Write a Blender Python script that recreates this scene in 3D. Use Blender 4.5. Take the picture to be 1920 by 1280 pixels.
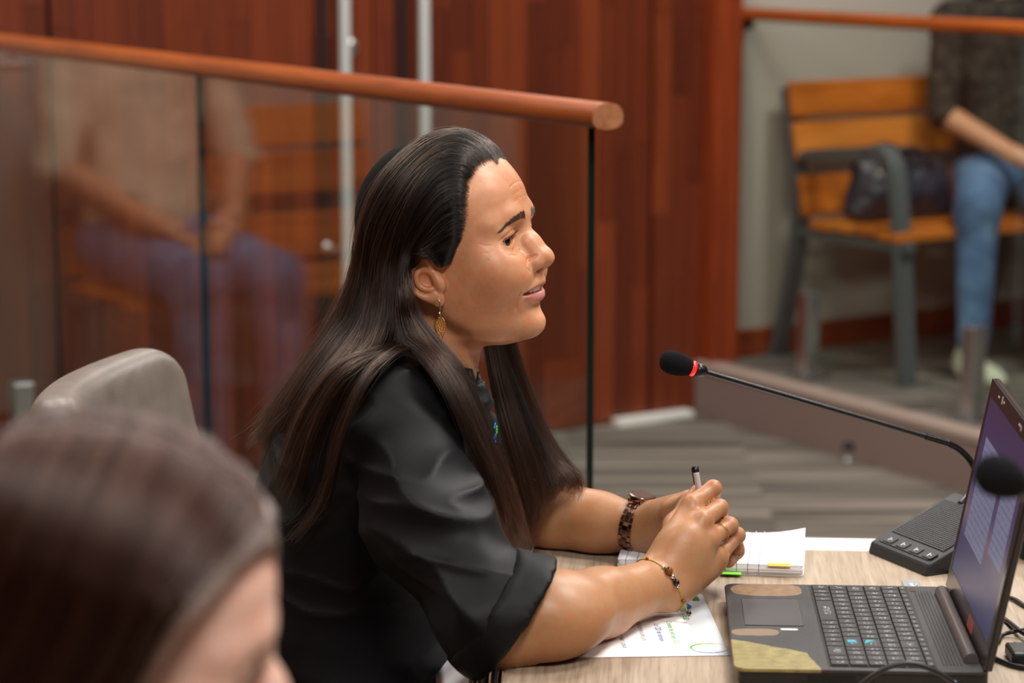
import bpy, bmesh, math, random
import numpy as np
from mathutils import Vector, Matrix

random.seed(7)
rng = np.random.default_rng(11)
sc = bpy.context.scene
COL = sc.collection
for _o in list(bpy.data.objects):
    bpy.data.objects.remove(_o)

# ------------------------------------------------------------------ camera
F_PX = 4500.0                      # focal length in pixels of the 1920 wide frame
CAM_H = 1.48
PITCH = math.radians(10.0)
cam_d = bpy.data.cameras.new('camera')
cam = bpy.data.objects.new('camera', cam_d)
COL.objects.link(cam)
cam.location = (0, 0, CAM_H)
cam.rotation_euler = (math.pi / 2 - PITCH, 0, 0)
cam_d.sensor_width = 36.0
cam_d.sensor_fit = 'HORIZONTAL'
cam_d.lens = F_PX / 1920.0 * 36.0
cam_d.clip_start = 0.05
cam_d.clip_end = 60
cam_d.dof.use_dof = True
cam_d.dof.focus_distance = 2.60
cam_d.dof.aperture_fstop = 4.4
sc.camera = cam

# ------------------------------------------------------------------ world, exposure
wd = bpy.data.worlds.new('world')
sc.world = wd
wd.use_nodes = True
wd.node_tree.nodes['Background'].inputs[0].default_value = (0.9, 0.95, 1.0, 1)
wd.node_tree.nodes['Background'].inputs[1].default_value = 0.03
sc.view_settings.view_transform = 'Standard'
sc.view_settings.look = 'None'
sc.view_settings.gamma = 1.0
sc.view_settings.use_curve_mapping = False
sc.view_settings.exposure = 0.0

ROOM_A = math.radians(32.0)        # the room is turned against the camera
U = Vector((-math.sin(ROOM_A), math.cos(ROOM_A), 0))     # towards the far wall
V = Vector((math.cos(ROOM_A), math.sin(ROOM_A), 0))      # along the far wall, to the right

def added_ceiling_light(x, y, z, sx, sy, power, rz=0.0, col=(1, 0.955, 0.905)):
    l = bpy.data.lights.new('added_panel_light', 'AREA')
    l.shape = 'RECTANGLE'
    l.size = sx
    l.size_y = sy
    l.energy = power
    l.color = col
    o = bpy.data.objects.new('added_panel_light', l)
    o.location = (x, y, z)
    o.rotation_euler = (0, 0, rz)
    COL.objects.link(o)
    return o

CEIL_Z = 2.95
ADDED_LIGHTS = [  # unseen lights added as key and fill: x, y, size x, size y, watts
    (1.15, 2.55, 0.6, 0.6, 46), (0.35, 0.35, 0.6, 0.6, 62), (-1.1, 2.3, 0.6, 0.6, 16), (0.9, 3.9, 0.6, 0.6, 34),
    (-0.9, 4.3, 0.6, 0.6, 26), (1.7, 5.7, 0.6, 0.6, 50), (0.0, 5.9, 0.6, 0.6, 30),
    (-2.0, 4.2, 0.6, 0.6, 30), (-1.2, -0.8, 0.6, 0.6, 20), (2.6, 2.0, 0.6, 0.6, 24),
]
for (_x, _y, _sx, _sy, _w) in ADDED_LIGHTS:
    added_ceiling_light(_x, _y, CEIL_Z - 0.03, _sx, _sy, _w, -ROOM_A * 0)

# ------------------------------------------------------------------ projection helpers (photo measurement -> place in the room)
def ray(px, py):
    a = (px - 960.0) / F_PX
    b = (640.0 - py) / F_PX
    s, c = math.sin(PITCH), math.cos(PITCH)
    return Vector((a, c + b * s, -s + b * c))

def P(px, py, Y):
    d = ray(px, py)
    t = Y / d.y
    return Vector((d.x * t, Y, CAM_H + d.z * t))

def PZ(px, py, Z):
    d = ray(px, py)
    t = (Z - CAM_H) / d.z
    return Vector((d.x * t, d.y * t, Z))

# ------------------------------------------------------------------ objects
def link(o, parent=None):
    COL.objects.link(o)
    if parent is not None:
        o.parent = parent
    return o

def tag(o, label=None, cat=None, group=None, kind=None):
    if label: o['label'] = label
    if cat: o['category'] = cat
    if group: o['group'] = group
    if kind: o['kind'] = kind
    return o

def thing(name, label, cat, loc=(0, 0, 0), rot=(0, 0, 0), group=None):
    o = bpy.data.objects.new(name, None)
    o.empty_display_size = 0.05
    COL.objects.link(o)
    o.location = loc
    o.rotation_euler = rot
    return tag(o, label, cat, group)

class MB:
    """collects verts and faces of one mesh"""
    def __init__(self):
        self.v, self.f, self.m = [], [], []
    def add(self, vs, fs, mi=0):
        n = len(self.v)
        self.v += [tuple(x) for x in vs]
        self.f += [tuple(i + n for i in f) for f in fs]
        self.m += [mi] * len(fs)
        return self
    def box(self, lo, hi, M=None, mi=0):
        x0, y0, z0 = lo; x1, y1, z1 = hi
        vs = [Vector(p) for p in ((x0,y0,z0),(x1,y0,z0),(x1,y1,z0),(x0,y1,z0),(x0,y0,z1),(x1,y0,z1),(x1,y1,z1),(x0,y1,z1))]
        if M is not None: vs = [M @ p for p in vs]
        return self.add(vs, [(3,2,1,0),(4,5,6,7),(0,1,5,4),(1,2,6,5),(2,3,7,6),(3,0,4,7)], mi)
    def prism(self, pts, z0, z1, M=None, mi=0):
        n = len(pts)
        vs = [Vector((p[0], p[1], z0)) for p in pts] + [Vector((p[0], p[1], z1)) for p in pts]
        if M is not None: vs = [M @ p for p in vs]
        fs = [tuple(reversed(range(n))), tuple(range(n, 2*n))]
        fs += [(i, (i+1) % n, n + (i+1) % n, n + i) for i in range(n)]
        return self.add(vs, fs, mi)
    def tube(self, pts, r, seg=12, cap=True, mi=0, flat=None):
        pts = [Vector(p) for p in pts]
        n = len(pts)
        rs = r if hasattr(r, '__len__') else [r] * n
        vs, fs = [], []
        nrm = None
        for i, p in enumerate(pts):
            t = (pts[min(i+1, n-1)] - pts[max(i-1, 0)])
            if t.length < 1e-9: t = Vector((0, 0, 1))
            t.normalize()
            if nrm is None:
                a = Vector((0, 0, 1)) if abs(t.z) < 0.9 else Vector((1, 0, 0))
                nrm = (a - t * a.dot(t)).normalized()
            else:
                nrm = (nrm - t * nrm.dot(t)).normalized()
            b = t.cross(nrm)
            for k in range(seg):
                an = 2 * math.pi * k / seg
                e = (1.0, 1.0) if flat is None else flat
                vs.append(p + nrm * (math.cos(an) * rs[i] * e[0]) + b * (math.sin(an) * rs[i] * e[1]))
        for i in range(n - 1):
            for k in range(seg):
                k2 = (k + 1) % seg
                fs.append((i*seg+k, i*seg+k2, (i+1)*seg+k2, (i+1)*seg+k))
        if cap:
            fs.append(tuple(reversed(range(seg))))
            fs.append(tuple(range((n-1)*seg, n*seg)))
        return self.add(vs, fs, mi)
    def lathe(self, prof, M=None, seg=24, mi=0):
        """prof: (r, z) from bottom to top"""
        vs, fs = [], []
        n = len(prof)
        for r, z in prof:
            for k in range(seg):
                an = 2*math.pi*k/seg
                p = Vector((r*math.cos(an), r*math.sin(an), z))
                vs.append(M @ p if M is not None else p)
        for i in range(n-1):
            for k in range(seg):
                k2 = (k+1) % seg
                fs.append((i*seg+k, i*seg+k2, (i+1)*seg+k2, (i+1)*seg+k))
        fs.append(tuple(reversed(range(seg))))
        fs.append(tuple(range((n-1)*seg, n*seg)))
        return self.add(vs, fs, mi)
    def build(self, name, mat, parent=None, smooth=False, bevel=0.0, seg=2, auto=None):
        me = bpy.data.meshes.new(name)
        me.from_pydata(self.v, [], self.f)
        mats = mat if isinstance(mat, (list, tuple)) else [mat]
        for m in mats: me.materials.append(m)
        if len(mats) > 1: me.polygons.foreach_set('material_index', self.m)
        if smooth: me.polygons.foreach_set('use_smooth', [True] * len(me.polygons))
        me.update()
        if auto is not None:
            me.polygons.foreach_set('use_smooth', [True] * len(me.polygons))
            me.set_sharp_from_angle(angle=math.radians(auto))
        o = bpy.data.objects.new(name, me)
        link(o, parent)
        if bevel > 0:
            b = o.modifiers.new('bevel', 'BEVEL')
            b.width = bevel
            b.segments = seg
            b.limit_method = 'ANGLE'
            b.angle_limit = math.radians(40)
        return o

def catmull(pts, n):
    """smooth curve through pts, n samples (numpy array)"""
    p = np.array([list(q) for q in pts], float)
    m = len(p)
    ext = np.vstack([2*p[0]-p[1], p, 2*p[-1]-p[-2]])
    t = np.linspace(0, m - 1, n)
    i = np.clip(t.astype(int), 0, m - 2)
    u = (t - i)[:, None]
    a, b, c, d = ext[i], ext[i+1], ext[i+2], ext[i+3]
    return 0.5*((2*b) + (-a+c)*u + (2*a-5*b+4*c-d)*u**2 + (-a+3*b-3*c+d)*u**3)

# ------------------------------------------------------------------ materials
def srgb(r, g, b):
    f = lambda c: (c/255.0)/12.92 if c/255.0 <= 0.04045 else (((c/255.0)+0.055)/1.055)**2.4
    return (f(r), f(g), f(b), 1.0)

class NT:
    def __init__(self, name):
        self.m = bpy.data.materials.new(name)
        self.m.use_nodes = True
        self.t = self.m.node_tree
        self.b = self.t.nodes['Principled BSDF']
        self.out = self.t.nodes['Material Output']
    def n(self, typ, **kw):
        nd = self.t.nodes.new(typ)
        for k, v in kw.items():
            if k.startswith('i_'):
                key = k[2:]
                key = int(key) if key.isdigit() else key.replace('_', ' ')
                nd.inputs[key].default_value = v
            else:
                setattr(nd, k, v)
        return nd
    def l(self, a, b):
        self.t.links.new(a, b)
    def set(self, **kw):
        for k, v in kw.items():
            self.b.inputs[k.replace('_', ' ')].default_value = v
        return self
    def coords(self, kind='Object', scale=(1, 1, 1), rot=(0, 0, 0), loc=(0, 0, 0)):
        tc = self.n('ShaderNodeTexCoord')
        mp = self.n('ShaderNodeMapping')
        mp.inputs['Scale'].default_value = scale
        mp.inputs['Rotation'].default_value = rot
        mp.inputs['Location'].default_value = loc
        self.l(tc.outputs[kind], mp.inputs[0])
        return mp.outputs[0]
    def noise(self, vec, scale=5, detail=4, rough=0.5, dist=0.0):
        nd = self.n('ShaderNodeTexNoise')
        nd.inputs['Scale'].default_value = scale
        nd.inputs['Detail'].default_value = detail
        nd.inputs['Roughness'].default_value = rough
        nd.inputs['Distortion'].default_value = dist
        if vec is not None: self.l(vec, nd.inputs['Vector'])
        return nd.outputs['Fac']
    def ramp(self, fac, stops, interp='LINEAR'):
        r = self.n('ShaderNodeValToRGB')
        r.color_ramp.interpolation = interp
        el = r.color_ramp.elements
        while len(el) > 1: el.remove(el[0])
        el[0].position = stops[0][0]; el[0].color = stops[0][1]
        for p, c in stops[1:]:
            e = el.new(p); e.color = c
        self.l(fac, r.inputs[0])
        return r.outputs[0]
    def mix(self, fac, a, b, mode='MIX'):
        nd = self.n('ShaderNodeMix', data_type='RGBA', blend_type=mode)
        for s, v in ((nd.inputs[0], fac), (nd.inputs[6], a), (nd.inputs[7], b)):
            if hasattr(v, 'is_output'): self.l(v, s)
            else: s.default_value = v
        return nd.outputs[2]
    def math(self, op, a, b=0.0, c=0.0):
        nd = self.n('ShaderNodeMath', operation=op)
        for s, v in zip(nd.inputs, (a, b, c)):
            if hasattr(v, 'is_output'): self.l(v, s)
            else: s.default_value = v
        return nd.outputs[0]
    def bump(self, h, strength=0.2, dist=0.001):
        b = self.n('ShaderNodeBump')
        b.inputs['Strength'].default_value = strength
        b.inputs['Distance'].default_value = dist
        self.l(h, b.inputs['Height'])
        self.l(b.outputs[0], self.b.inputs['Normal'])
    def color(self, s):
        self.l(s, self.b.inputs['Base Color'])

def plain(name, col, rough=0.5, metal=0.0, spec=0.5, bump=None, coat=0.0):
    t = NT(name)
    t.set(Base_Color=col, Roughness=rough, Metallic=metal)
    t.b.inputs['Specular IOR Level'].default_value = spec
    t.b.inputs['Coat Weight'].default_value = coat
    if bump:
        v = t.coords('Object')
        t.bump(t.noise(v, bump[0], 3), bump[1], bump[2])
    return t.m

def glow(name, col, strength):
    t = NT(name)
    t.set(Base_Color=(col[0]*0.3, col[1]*0.3, col[2]*0.3, 1), Roughness=0.3)
    t.b.inputs['Emission Color'].default_value = col
    t.b.inputs['Emission Strength'].default_value = strength
    return t.m

# ------------------------------------------------------------------ implicit modelling (numpy distance fields -> surface nets)
def smin(a, b, k):
    if k <= 0: return np.minimum(a, b)
    h = np.maximum(k - np.abs(a - b), 0) / k
    return np.minimum(a, b) - h * h * k * 0.25

def smax(a, b, k):
    return -smin(-a, -b, k)

def surface_nets(d, org, h):
    s = d < 0
    nx, ny, nz = d.shape
    c = s[:-1, :-1, :-1].astype(np.int8)
    tot = np.zeros((nx-1, ny-1, nz-1), np.int8)
    for i in (0, 1):
        for j in (0, 1):
            for k in (0, 1):
                tot += s[i:nx-1+i, j:ny-1+j, k:nz-1+k]
    act = (tot > 0) & (tot < 8)
    ix, iy, iz = np.nonzero(act)
    idx = -np.ones(act.shape, np.int64)
    idx[ix, iy, iz] = np.arange(len(ix))
    corners = [(i, j, k) for i in (0, 1) for j in (0, 1) for k in (0, 1)]
    vals = {cn: d[ix+cn[0], iy+cn[1], iz+cn[2]] for cn in corners}
    acc = np.zeros((len(ix), 3)); cnt = np.zeros(len(ix))
    for a in corners:
        for ax in range(3):
            if a[ax] == 1: continue
            b = list(a); b[ax] = 1; b = tuple(b)
            va, vb = vals[a], vals[b]
            m = (va < 0) != (vb < 0)
            t = np.where(m, va / np.where(m, va - vb, 1), 0)
            p = np.tile(np.array(a, float), (len(ix), 1))
            p[:, ax] += t
            acc[m] += p[m]; cnt[m] += 1
    v = acc / cnt[:, None] + np.stack([ix, iy, iz], 1)
    v = v * h + np.array(org)
    quads = []
    for ax in range(3):
        sl0 = [slice(None)]*3; sl1 = [slice(None)]*3
        sl0[ax] = slice(0, -1); sl1[ax] = slice(1, None)
        ch = s[tuple(sl0)] != s[tuple(sl1)]
        e = np.array(np.nonzero(ch)).T
        o1, o2 = (ax+1) % 3, (ax+2) % 3
        ok = (e[:, o1] > 0) & (e[:, o2] > 0) & (e[:, o1] < act.shape[o1]) & (e[:, o2] < act.shape[o2])
        e = e[ok]
        inside = s[e[:, 0], e[:, 1], e[:, 2]]
        def at(da, db):
            q = e.copy(); q[:, o1] -= da; q[:, o2] -= db
            return idx[q[:, 0], q[:, 1], q[:, 2]]
        q = np.stack([at(0, 0), at(1, 0), at(1, 1), at(0, 1)], 1)
        q[~inside] = q[~inside][:, ::-1]
        quads.append(q)
    q = np.vstack(quads)
    return v, q

class Field:
    """signed field on a grid, sculpted with smooth unions and cuts"""
    def __init__(self, lo, hi, h, far=0.05):
        self.lo = np.array(lo, float); self.h = h
        n = np.ceil((np.array(hi, float) - self.lo) / h).astype(int) + 1
        self.n = n
        self.d = np.full(n, far, np.float32)
        self.ax = [self.lo[i] + np.arange(n[i]) * h for i in range(3)]
    def sub(self, lo, hi):
        i0 = np.clip(np.floor((np.array(lo) - self.lo) / self.h).astype(int), 0, self.n)
        i1 = np.clip(np.ceil((np.array(hi) - self.lo) / self.h).astype(int) + 1, 0, self.n)
        sl = tuple(slice(a, b) for a, b in zip(i0, i1))
        X = self.ax[0][sl[0]][:, None, None]; Y = self.ax[1][sl[1]][None, :, None]; Z = self.ax[2][sl[2]][None, None, :]
        return sl, X, Y, Z
    def op(self, sl, v, k, mode):
        if mode == 'add': self.d[sl] = smin(self.d[sl], v, k)
        elif mode == 'cut': self.d[sl] = smax(self.d[sl], -v, k)
        elif mode == 'int': self.d[sl] = smax(self.d[sl], v, k)
    def ell(self, c, r, k=0.005, mode='add', rot=None, pad=None):
        R = max(r); pad = k + 4*self.h if pad is None else pad
        c = np.array(c, float)
        ext = np.array(r) if rot is None else np.array([R, R, R])
        sl, X, Y, Z = self.sub(c - ext - pad, c + ext + pad)
        x, y, z = X - c[0], Y - c[1], Z - c[2]
        if rot is not None:
            m = np.array(rot)          # rows: local axes
            x, y, z = (m[0, 0]*x + m[0, 1]*y + m[0, 2]*z, m[1, 0]*x + m[1, 1]*y + m[1, 2]*z, m[2, 0]*x + m[2, 1]*y + m[2, 2]*z)
        k0 = np.sqrt((x/r[0])**2 + (y/r[1])**2 + (z/r[2])**2)
        k1 = np.sqrt((x/r[0]**2)**2 + (y/r[1]**2)**2 + (z/r[2]**2)**2)
        v = k0 * (k0 - 1.0) / np.maximum(k1, 1e-6)
        self.op(sl, v, k, mode)
    def cap(self, a, b, ra, rb=None, k=0.005, mode='add', pad=None):
        rb = ra if rb is None else rb
        a = np.array(a, float); b = np.array(b, float)
        R = max(ra, rb); pad = k + 4*self.h if pad is None else pad
        sl, X, Y, Z = self.sub(np.minimum(a, b) - R - pad, np.maximum(a, b) + R + pad)
        ba = b - a; L = max(float(ba @ ba), 1e-12)
        px, py, pz = X - a[0], Y - a[1], Z - a[2]
        t = np.clip((px*ba[0] + py*ba[1] + pz*ba[2]) / L, 0, 1)
        v = np.sqrt((px - ba[0]*t)**2 + (py - ba[1]*t)**2 + (pz - ba[2]*t)**2) - (ra + (rb - ra)*t)
        self.op(sl, v, k, mode)
    def chain(self, pts, rs, k=0.005, mode='add'):
        for i in range(len(pts) - 1):
            self.cap(pts[i], pts[i+1], rs[i], rs[i+1], k, mode)
    def mesh(self):
        return surface_nets(self.d, self.lo, self.h)
    def sample(self, pts):
        g = (np.asarray(pts) - self.lo) / self.h
        i = np.clip(np.floor(g).astype(int), 0, self.n - 2)
        f = np.clip(g - i, 0, 1)
        out = 0
        for a in (0, 1):
            for b in (0, 1):
                for c in (0, 1):
                    w = (f[:, 0] if a else 1-f[:, 0]) * (f[:, 1] if b else 1-f[:, 1]) * (f[:, 2] if c else 1-f[:, 2])
                    out = out + w * self.d[i[:, 0]+a, i[:, 1]+b, i[:, 2]+c]
        return out

def vnoise(p, scale, seed=0):
    """cheap smooth value noise at points p (N,3)"""
    q = p * scale + seed * 17.3
    i = np.floor(q).astype(np.int64); f = q - i
    f = f*f*(3-2*f)
    def hsh(a, b, c):
        n = (a*73856093) ^ (b*19349663) ^ (c*83492791) ^ (seed*2654435761)
        n = (n ^ (n >> 13)) * 1274126177
        return ((n ^ (n >> 16)) & 0xffff) / 65535.0
    r = 0
    for a in (0, 1):
        for b in (0, 1):
            for c in (0, 1):
                w = (f[:, 0] if a else 1-f[:, 0]) * (f[:, 1] if b else 1-f[:, 1]) * (f[:, 2] if c else 1-f[:, 2])
                r = r + w * hsh(i[:, 0]+a, i[:, 1]+b, i[:, 2]+c)
    return r * 2 - 1

def mesh_from(name, parts, mat, parent=None, colors=None, loc=None):
    """parts: list of (verts, quads); one mesh object, smooth, optional point colours"""
    vs, fs, off = [], [], 0
    for v, q in parts:
        vs.append(v); fs.append(q + off); off += len(v)
    v = np.vstack(vs); q = np.vstack(fs)
    me = bpy.data.meshes.new(name)
    me.vertices.add(len(v)); me.vertices.foreach_set('co', v.astype(np.float32).ravel())
    me.loops.add(q.size); me.loops.foreach_set('vertex_index', q.astype(np.int32).ravel())
    me.polygons.add(len(q))
    me.polygons.foreach_set('loop_start', np.arange(0, q.size, 4, dtype=np.int32))
    me.polygons.foreach_set('use_smooth', np.ones(len(q), bool))
    me.update(calc_edges=True)
    me.validate()
    if colors is not None:
        c = np.vstack(colors)
        at = me.color_attributes.new('Col', 'FLOAT_COLOR', 'POINT')
        at.data.foreach_set('color', np.hstack([c, np.ones((len(c), 1))]).astype(np.float32).ravel())
    mats = mat if isinstance(mat, (list, tuple)) else [mat]
    for m in mats: me.materials.append(m)
    o = bpy.data.objects.new(name, me)
    link(o, parent)
    return o

def hair_object(name, strands, radius, mat, parent=None):
    """strands: list of (n,3) arrays -> one hair curves object"""
    hc = bpy.data.hair_curves.new(name)
    sizes = [len(s) for s in strands]
    hc.add_curves(sizes)
    pos = np.vstack(strands).astype(np.float32)
    hc.position_data.foreach_set('vector', pos.ravel())
    rad = np.concatenate([radius * np.interp(np.linspace(0, 1, n), [0, 0.12, 1], [0.4, 1.0, 0.45]) for n in sizes]).astype(np.float32)
    at = hc.attributes.get('radius') or hc.attributes.new('radius', 'FLOAT', 'POINT')
    at.data.foreach_set('value', rad)
    hc.materials.append(mat)
    o = bpy.data.objects.new(name, hc)
    return link(o, parent)

def rotz_np(v, a, c=(0, 0, 0)):
    c = np.array(c); v = np.asarray(v) - c
    s, co = math.sin(a), math.cos(a)
    return np.stack([v[:, 0]*co - v[:, 1]*s, v[:, 0]*s + v[:, 1]*co, v[:, 2]], 1) + c

# ------------------------------------------------------------------ human head (implicit), head frame: +x forward, +y her left, +z up, millimetres / 1000
MM = 0.001

def _tab(rows, z):
    r = np.array(rows, float)
    r = r[np.argsort(r[:, 0])]
    zz = np.linspace(r[0, 0], r[-1, 0], 400)
    dense = catmull(r, 400)
    o = np.argsort(dense[:, 0])
    return [np.interp(z, dense[o, 0], dense[o, i]) for i in range(1, r.shape[1])]

EAR_C = (-34.0, -15.0)
def ear_pt(zx, zy):
    X = 750 + zx/7.11; Yp = 460 + zy/7.11
    x = ((X - 880)/1.70 + 22.0)/0.951
    z = (482.5 - Yp)/1.70 + 5.0
    return x, z

def ear_y(x):
    return -66.5 - max(0.0, (-2 - x))*0.27          # the ear leans out towards the back

LIP_U = [(69.0, 31.5, -35.8), (73.6, 23, -32.6), (77.4, 11.5, -28.0), (78.8, 4, -26.2), (78.5, 0, -26.8)]
LIP_L = [(69.0, 31.5, -37.4), (73.0, 23, -40.4), (76.8, 12, -42.8), (78.4, 0, -43.2)]
BROW = [(69, 10.5, 46.5), (63, 25, 48.0), (56, 38, 42.5), (48, 50, 33.5)]
EYE_C = (45.5, 31.5, 22.0)
EYE_R = 12.6
EYE_AY, EYE_AZ = math.radians(26), math.radians(-14)
EYE_SLIT = (8.6, 2.2, -0.6)

def hit(f, p, n, reach=0.03):
    """surface point of field f met when coming from p + n*reach towards p"""
    n = np.array(n, float); n /= np.linalg.norm(n)
    t = np.arange(reach, -reach, -0.0004)
    q = np.array(p, float)[None] + t[:, None]*n[None]
    d = f.sample(q)
    i = int(np.argmax(d < 0))
    return q[i], n

def crease(f, pts, depth, width, k=None, n=14, taper=True, nrm=(1.0, 0.75, 0.0)):
    """a soft furrow along a curve laid on the surface; pts in mm for y > 0, cut on both sides"""
    c = catmull(pts, n)*MM
    for s in (-1, 1):
        prev = None
        for i in range(n):
            w = math.sin(math.pi*(i + 0.7)/(n + 0.4))**0.6 if taper else 1.0
            p, nn = hit(f, (c[i, 0], s*c[i, 1], c[i, 2]), (nrm[0], s*nrm[1], nrm[2]))
            R = width*MM
            q = p + nn*(R - depth*MM*w)
            if prev is not None:
                f.cap(prev, q, R, R, depth*1.6*MM if k is None else k*MM, 'cut')
            prev = q

def head_field(h=0.0016, smile=True, ears=True):
    f = Field((-0.142, -0.094, -0.190), (0.108, 0.094, 0.142), h, 0.05)
    m = MM
    # --- face loft
    sl, X, Y, Z = f.sub((-0.1, -0.09, -0.12), (0.108, 0.09, 0.13))
    z = (Z/m)
    rows = [  # z, front, half width, x of the greatest width, exponent, back
        (125, 2, 20, -22, 2.0, -50), (110, 30, 42, -18, 2.0, -60), (97, 43, 54, -15, 2.05, -66), (85, 52, 61, -12, 2.1, -70), (73, 58, 66, -8, 2.15, -75), (52, 62, 68, -4, 2.25, -78), (30, 61, 68.5, 2, 2.35, -75),
        (15, 63, 68.5, 4, 2.3, -70), (0, 69, 67.5, 4, 2.2, -64), (-15, 78, 66.5, 3, 2.2, -60), (-30, 78, 65, 2, 2.3, -58),
        (-45, 78, 62.5, 2, 2.3, -56), (-58, 78, 59, 2, 2.2, -52), (-72, 79, 54.5, 3, 2.05, -48), (-88, 76, 47, 5, 1.9, -44), (-118, 60, 40, 5, 1.9, -40)]
    xf, w, xw, n, xb = _tab(rows, z)
    dx = X/m - xw
    ax = np.where(dx > 0, dx/(xf - xw), -dx/(xw - xb))
    ay = np.abs(Y/m)/w
    g = (np.power(ax + 1e-6, n) + np.power(ay + 1e-6, n))**(1/n)
    v = (g - 1.0) * np.minimum(w, 62) * m
    zb = np.interp(X/m, [-80, -40, -18, 0, 20, 47, 74, 95], [-35, -47, -62, -75, -86, -90.5, -89.5, -80])
    v = smax(v, (zb - z)*m*0.9, 0.016)
    v = smax(v, (z - 122)*m, 0.01)
    f.d[sl] = np.minimum(f.d[sl], v)
    # --- cranium
    f.ell((-32*m, 0, 47*m), (92*m, 75*m, 80*m), 0.014)
    f.ell((-48*m, 0, 25*m), (76*m, 72*m, 70*m), 0.02)
    # --- neck
    f.chain([(-30*m, 0, -45*m), (-42*m, 0, -112*m), (-62*m, 0, -200*m)], [47*m, 46*m, 53*m], 0.022)
    f.ell((18*m, 0, -84*m), (36*m, 36*m, 13*m), 0.02)
    for s in (-1, 1):
        f.cap((-38*m, s*50*m, -45*m), (-14*m, s*16*m, -175*m), 9*m, 9*m, 0.014)        # neck muscles
    # --- brow ridge, cheekbones, temples
    for s in (-1, 1):
        f.chain([(58*m, s*9*m, 45*m), (54*m, s*25*m, 47*m), (41*m, s*46*m, 38*m)], [5.5*m, 6.0*m, 7*m], 0.016)
        f.ell((44*m, s*41*m, -4*m), (17*m, 17*m, 15*m), 0.03)
        f.ell((50*m, s*34*m, -17*m), (16*m, 16.5*m, 16*m), 0.034)
        f.ell((70*m, s*34*m, 21.5*m), (14*m, 17*m, 11.5*m), 0.013, 'cut')       # eye socket
    # --- eyelids: a ball, opened by a slit that runs outward, back and down
    for s in (-1, 1):
        f.ell((EYE_C[0]*m, s*EYE_C[1]*m, EYE_C[2]*m), ((EYE_R+1.5)*m,)*3, 0.008)
        f.ell(((EYE_C[0]-1)*m, s*(EYE_C[1]+1)*m, (EYE_C[2]+8)*m), (15.5*m, 17*m, 8.0*m), 0.007)   # full upper lid
        f.ell(((EYE_C[0]-3)*m, s*(EYE_C[1]+2)*m, (EYE_C[2]-9)*m), (14.5*m, 16*m, 8*m), 0.008)     # lower lid, cheek edge
    crease(f, [(58, 18, 30), (60, 27, 33.5), (56, 38, 31), (49, 48, 23)], 0.8, 0.9)      # crease above the lid
    for s in (-1, 1):
        e1 = np.array([-math.sin(EYE_AY)*math.cos(EYE_AZ), s*math.cos(EYE_AY)*math.cos(EYE_AZ), math.sin(EYE_AZ)])      # along the slit
        e0 = np.array([math.cos(EYE_AY), s*math.sin(EYE_AY), 0.0])
        e2 = np.cross(e0, e1)
        f.ell(((EYE_C[0]+EYE_SLIT[0])*m, s*(EYE_C[1]+EYE_SLIT[1])*m, (EYE_C[2]+EYE_SLIT[2])*m), (9.5*m, 15.5*m, 5.7*m), 0.0010, 'cut', rot=[e0, e1, e2])
    crease(f, [(63, 19, 11), (61, 31, 7.5), (52, 43, 9)], 0.4, 1.2)
    if smile:                                                          # crow's feet
        for q in ([(46, 51, 15), (40, 55, 12), (33, 59, 11)], [(44, 53, 19), (38, 58, 19), (31, 61, 21)], [(48, 49, 10.5), (42, 54, 5.5), (36, 58, 1)]):
            crease(f, q, 0.22, 0.6, n=12, nrm=(0.4, 1.0, 0))
    # --- nose
    f.chain([(59*m, 0, 41*m), (62.3*m, 0, 30*m), (73.6*m, 0, 17.5*m), (85.5*m, 0, 4*m)], [5.5*m, 5.2*m, 5.8*m, 7.2*m], 0.010)
    f.ell((89*m, 0, -0.4*m), (8.8*m, 8.8*m, 7.6*m), 0.007)
    f.cap((87*m, 0, -6.5*m), (79*m, 0, -13*m), 3.8*m, 6.0*m, 0.007)
    for s in (-1, 1):
        f.cap((69*m, s*9*m, 16*m), (80*m, s*7*m, 2*m), 5.5*m, 6.5*m, 0.014)
        f.ell((79.0*m, s*12.0*m, -4.8*m), (9.6*m, 7.0*m, 7.8*m), 0.005)
    crease(f, [(82, 15.0, 4.5), (74, 18.5, 1), (70.5, 20, -6), (74, 17.5, -12.5)], 1.0, 1.3, nrm=(0.6, 1.0, 0))   # behind the wing
    for s in (-1, 1):
        f.ell((83.0*m, s*7.0*m, -12.4*m), (5.6*m, 2.6*m, 2.8*m), 0.002, 'cut')          # nostrils
    # --- lips and mouth
    for s in (-1, 1):
        lu = catmull(LIP_U, 14); ll = catmull(LIP_L, 14)
        f.chain([(p[0]*m, s*p[1]*m, p[2]*m) for p in lu], list(np.interp(np.linspace(0, 1, 14), [0, 0.25, 0.6, 1], [1.2*m, 3.0*m, 4.0*m, 4.2*m])), 0.006)
        f.chain([(p[0]*m, s*p[1]*m, p[2]*m) for p in ll], list(np.interp(np.linspace(0, 1, 14), [0, 0.25, 0.6, 1], [0.8*m, 2.4*m, 3.6*m, 4.1*m])), 0.006)
        crease(f, [(67, 37.0, -34), (65.5, 38, -43), (65, 37, -53)], 0.6, 1.2)                       # smile line
    mo = []
    for y, zz in zip(np.linspace(35, 0, 15), np.interp(np.linspace(35, 0, 15), [0, 8, 18, 27, 35], [-33.4, -33.7, -34.9, -36.2, -37.0])):
        p, nn = hit(f, (72*m, y*m, zz*m), (1.0, 0.018*y, 0))
        mo.append((p, nn))
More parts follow.
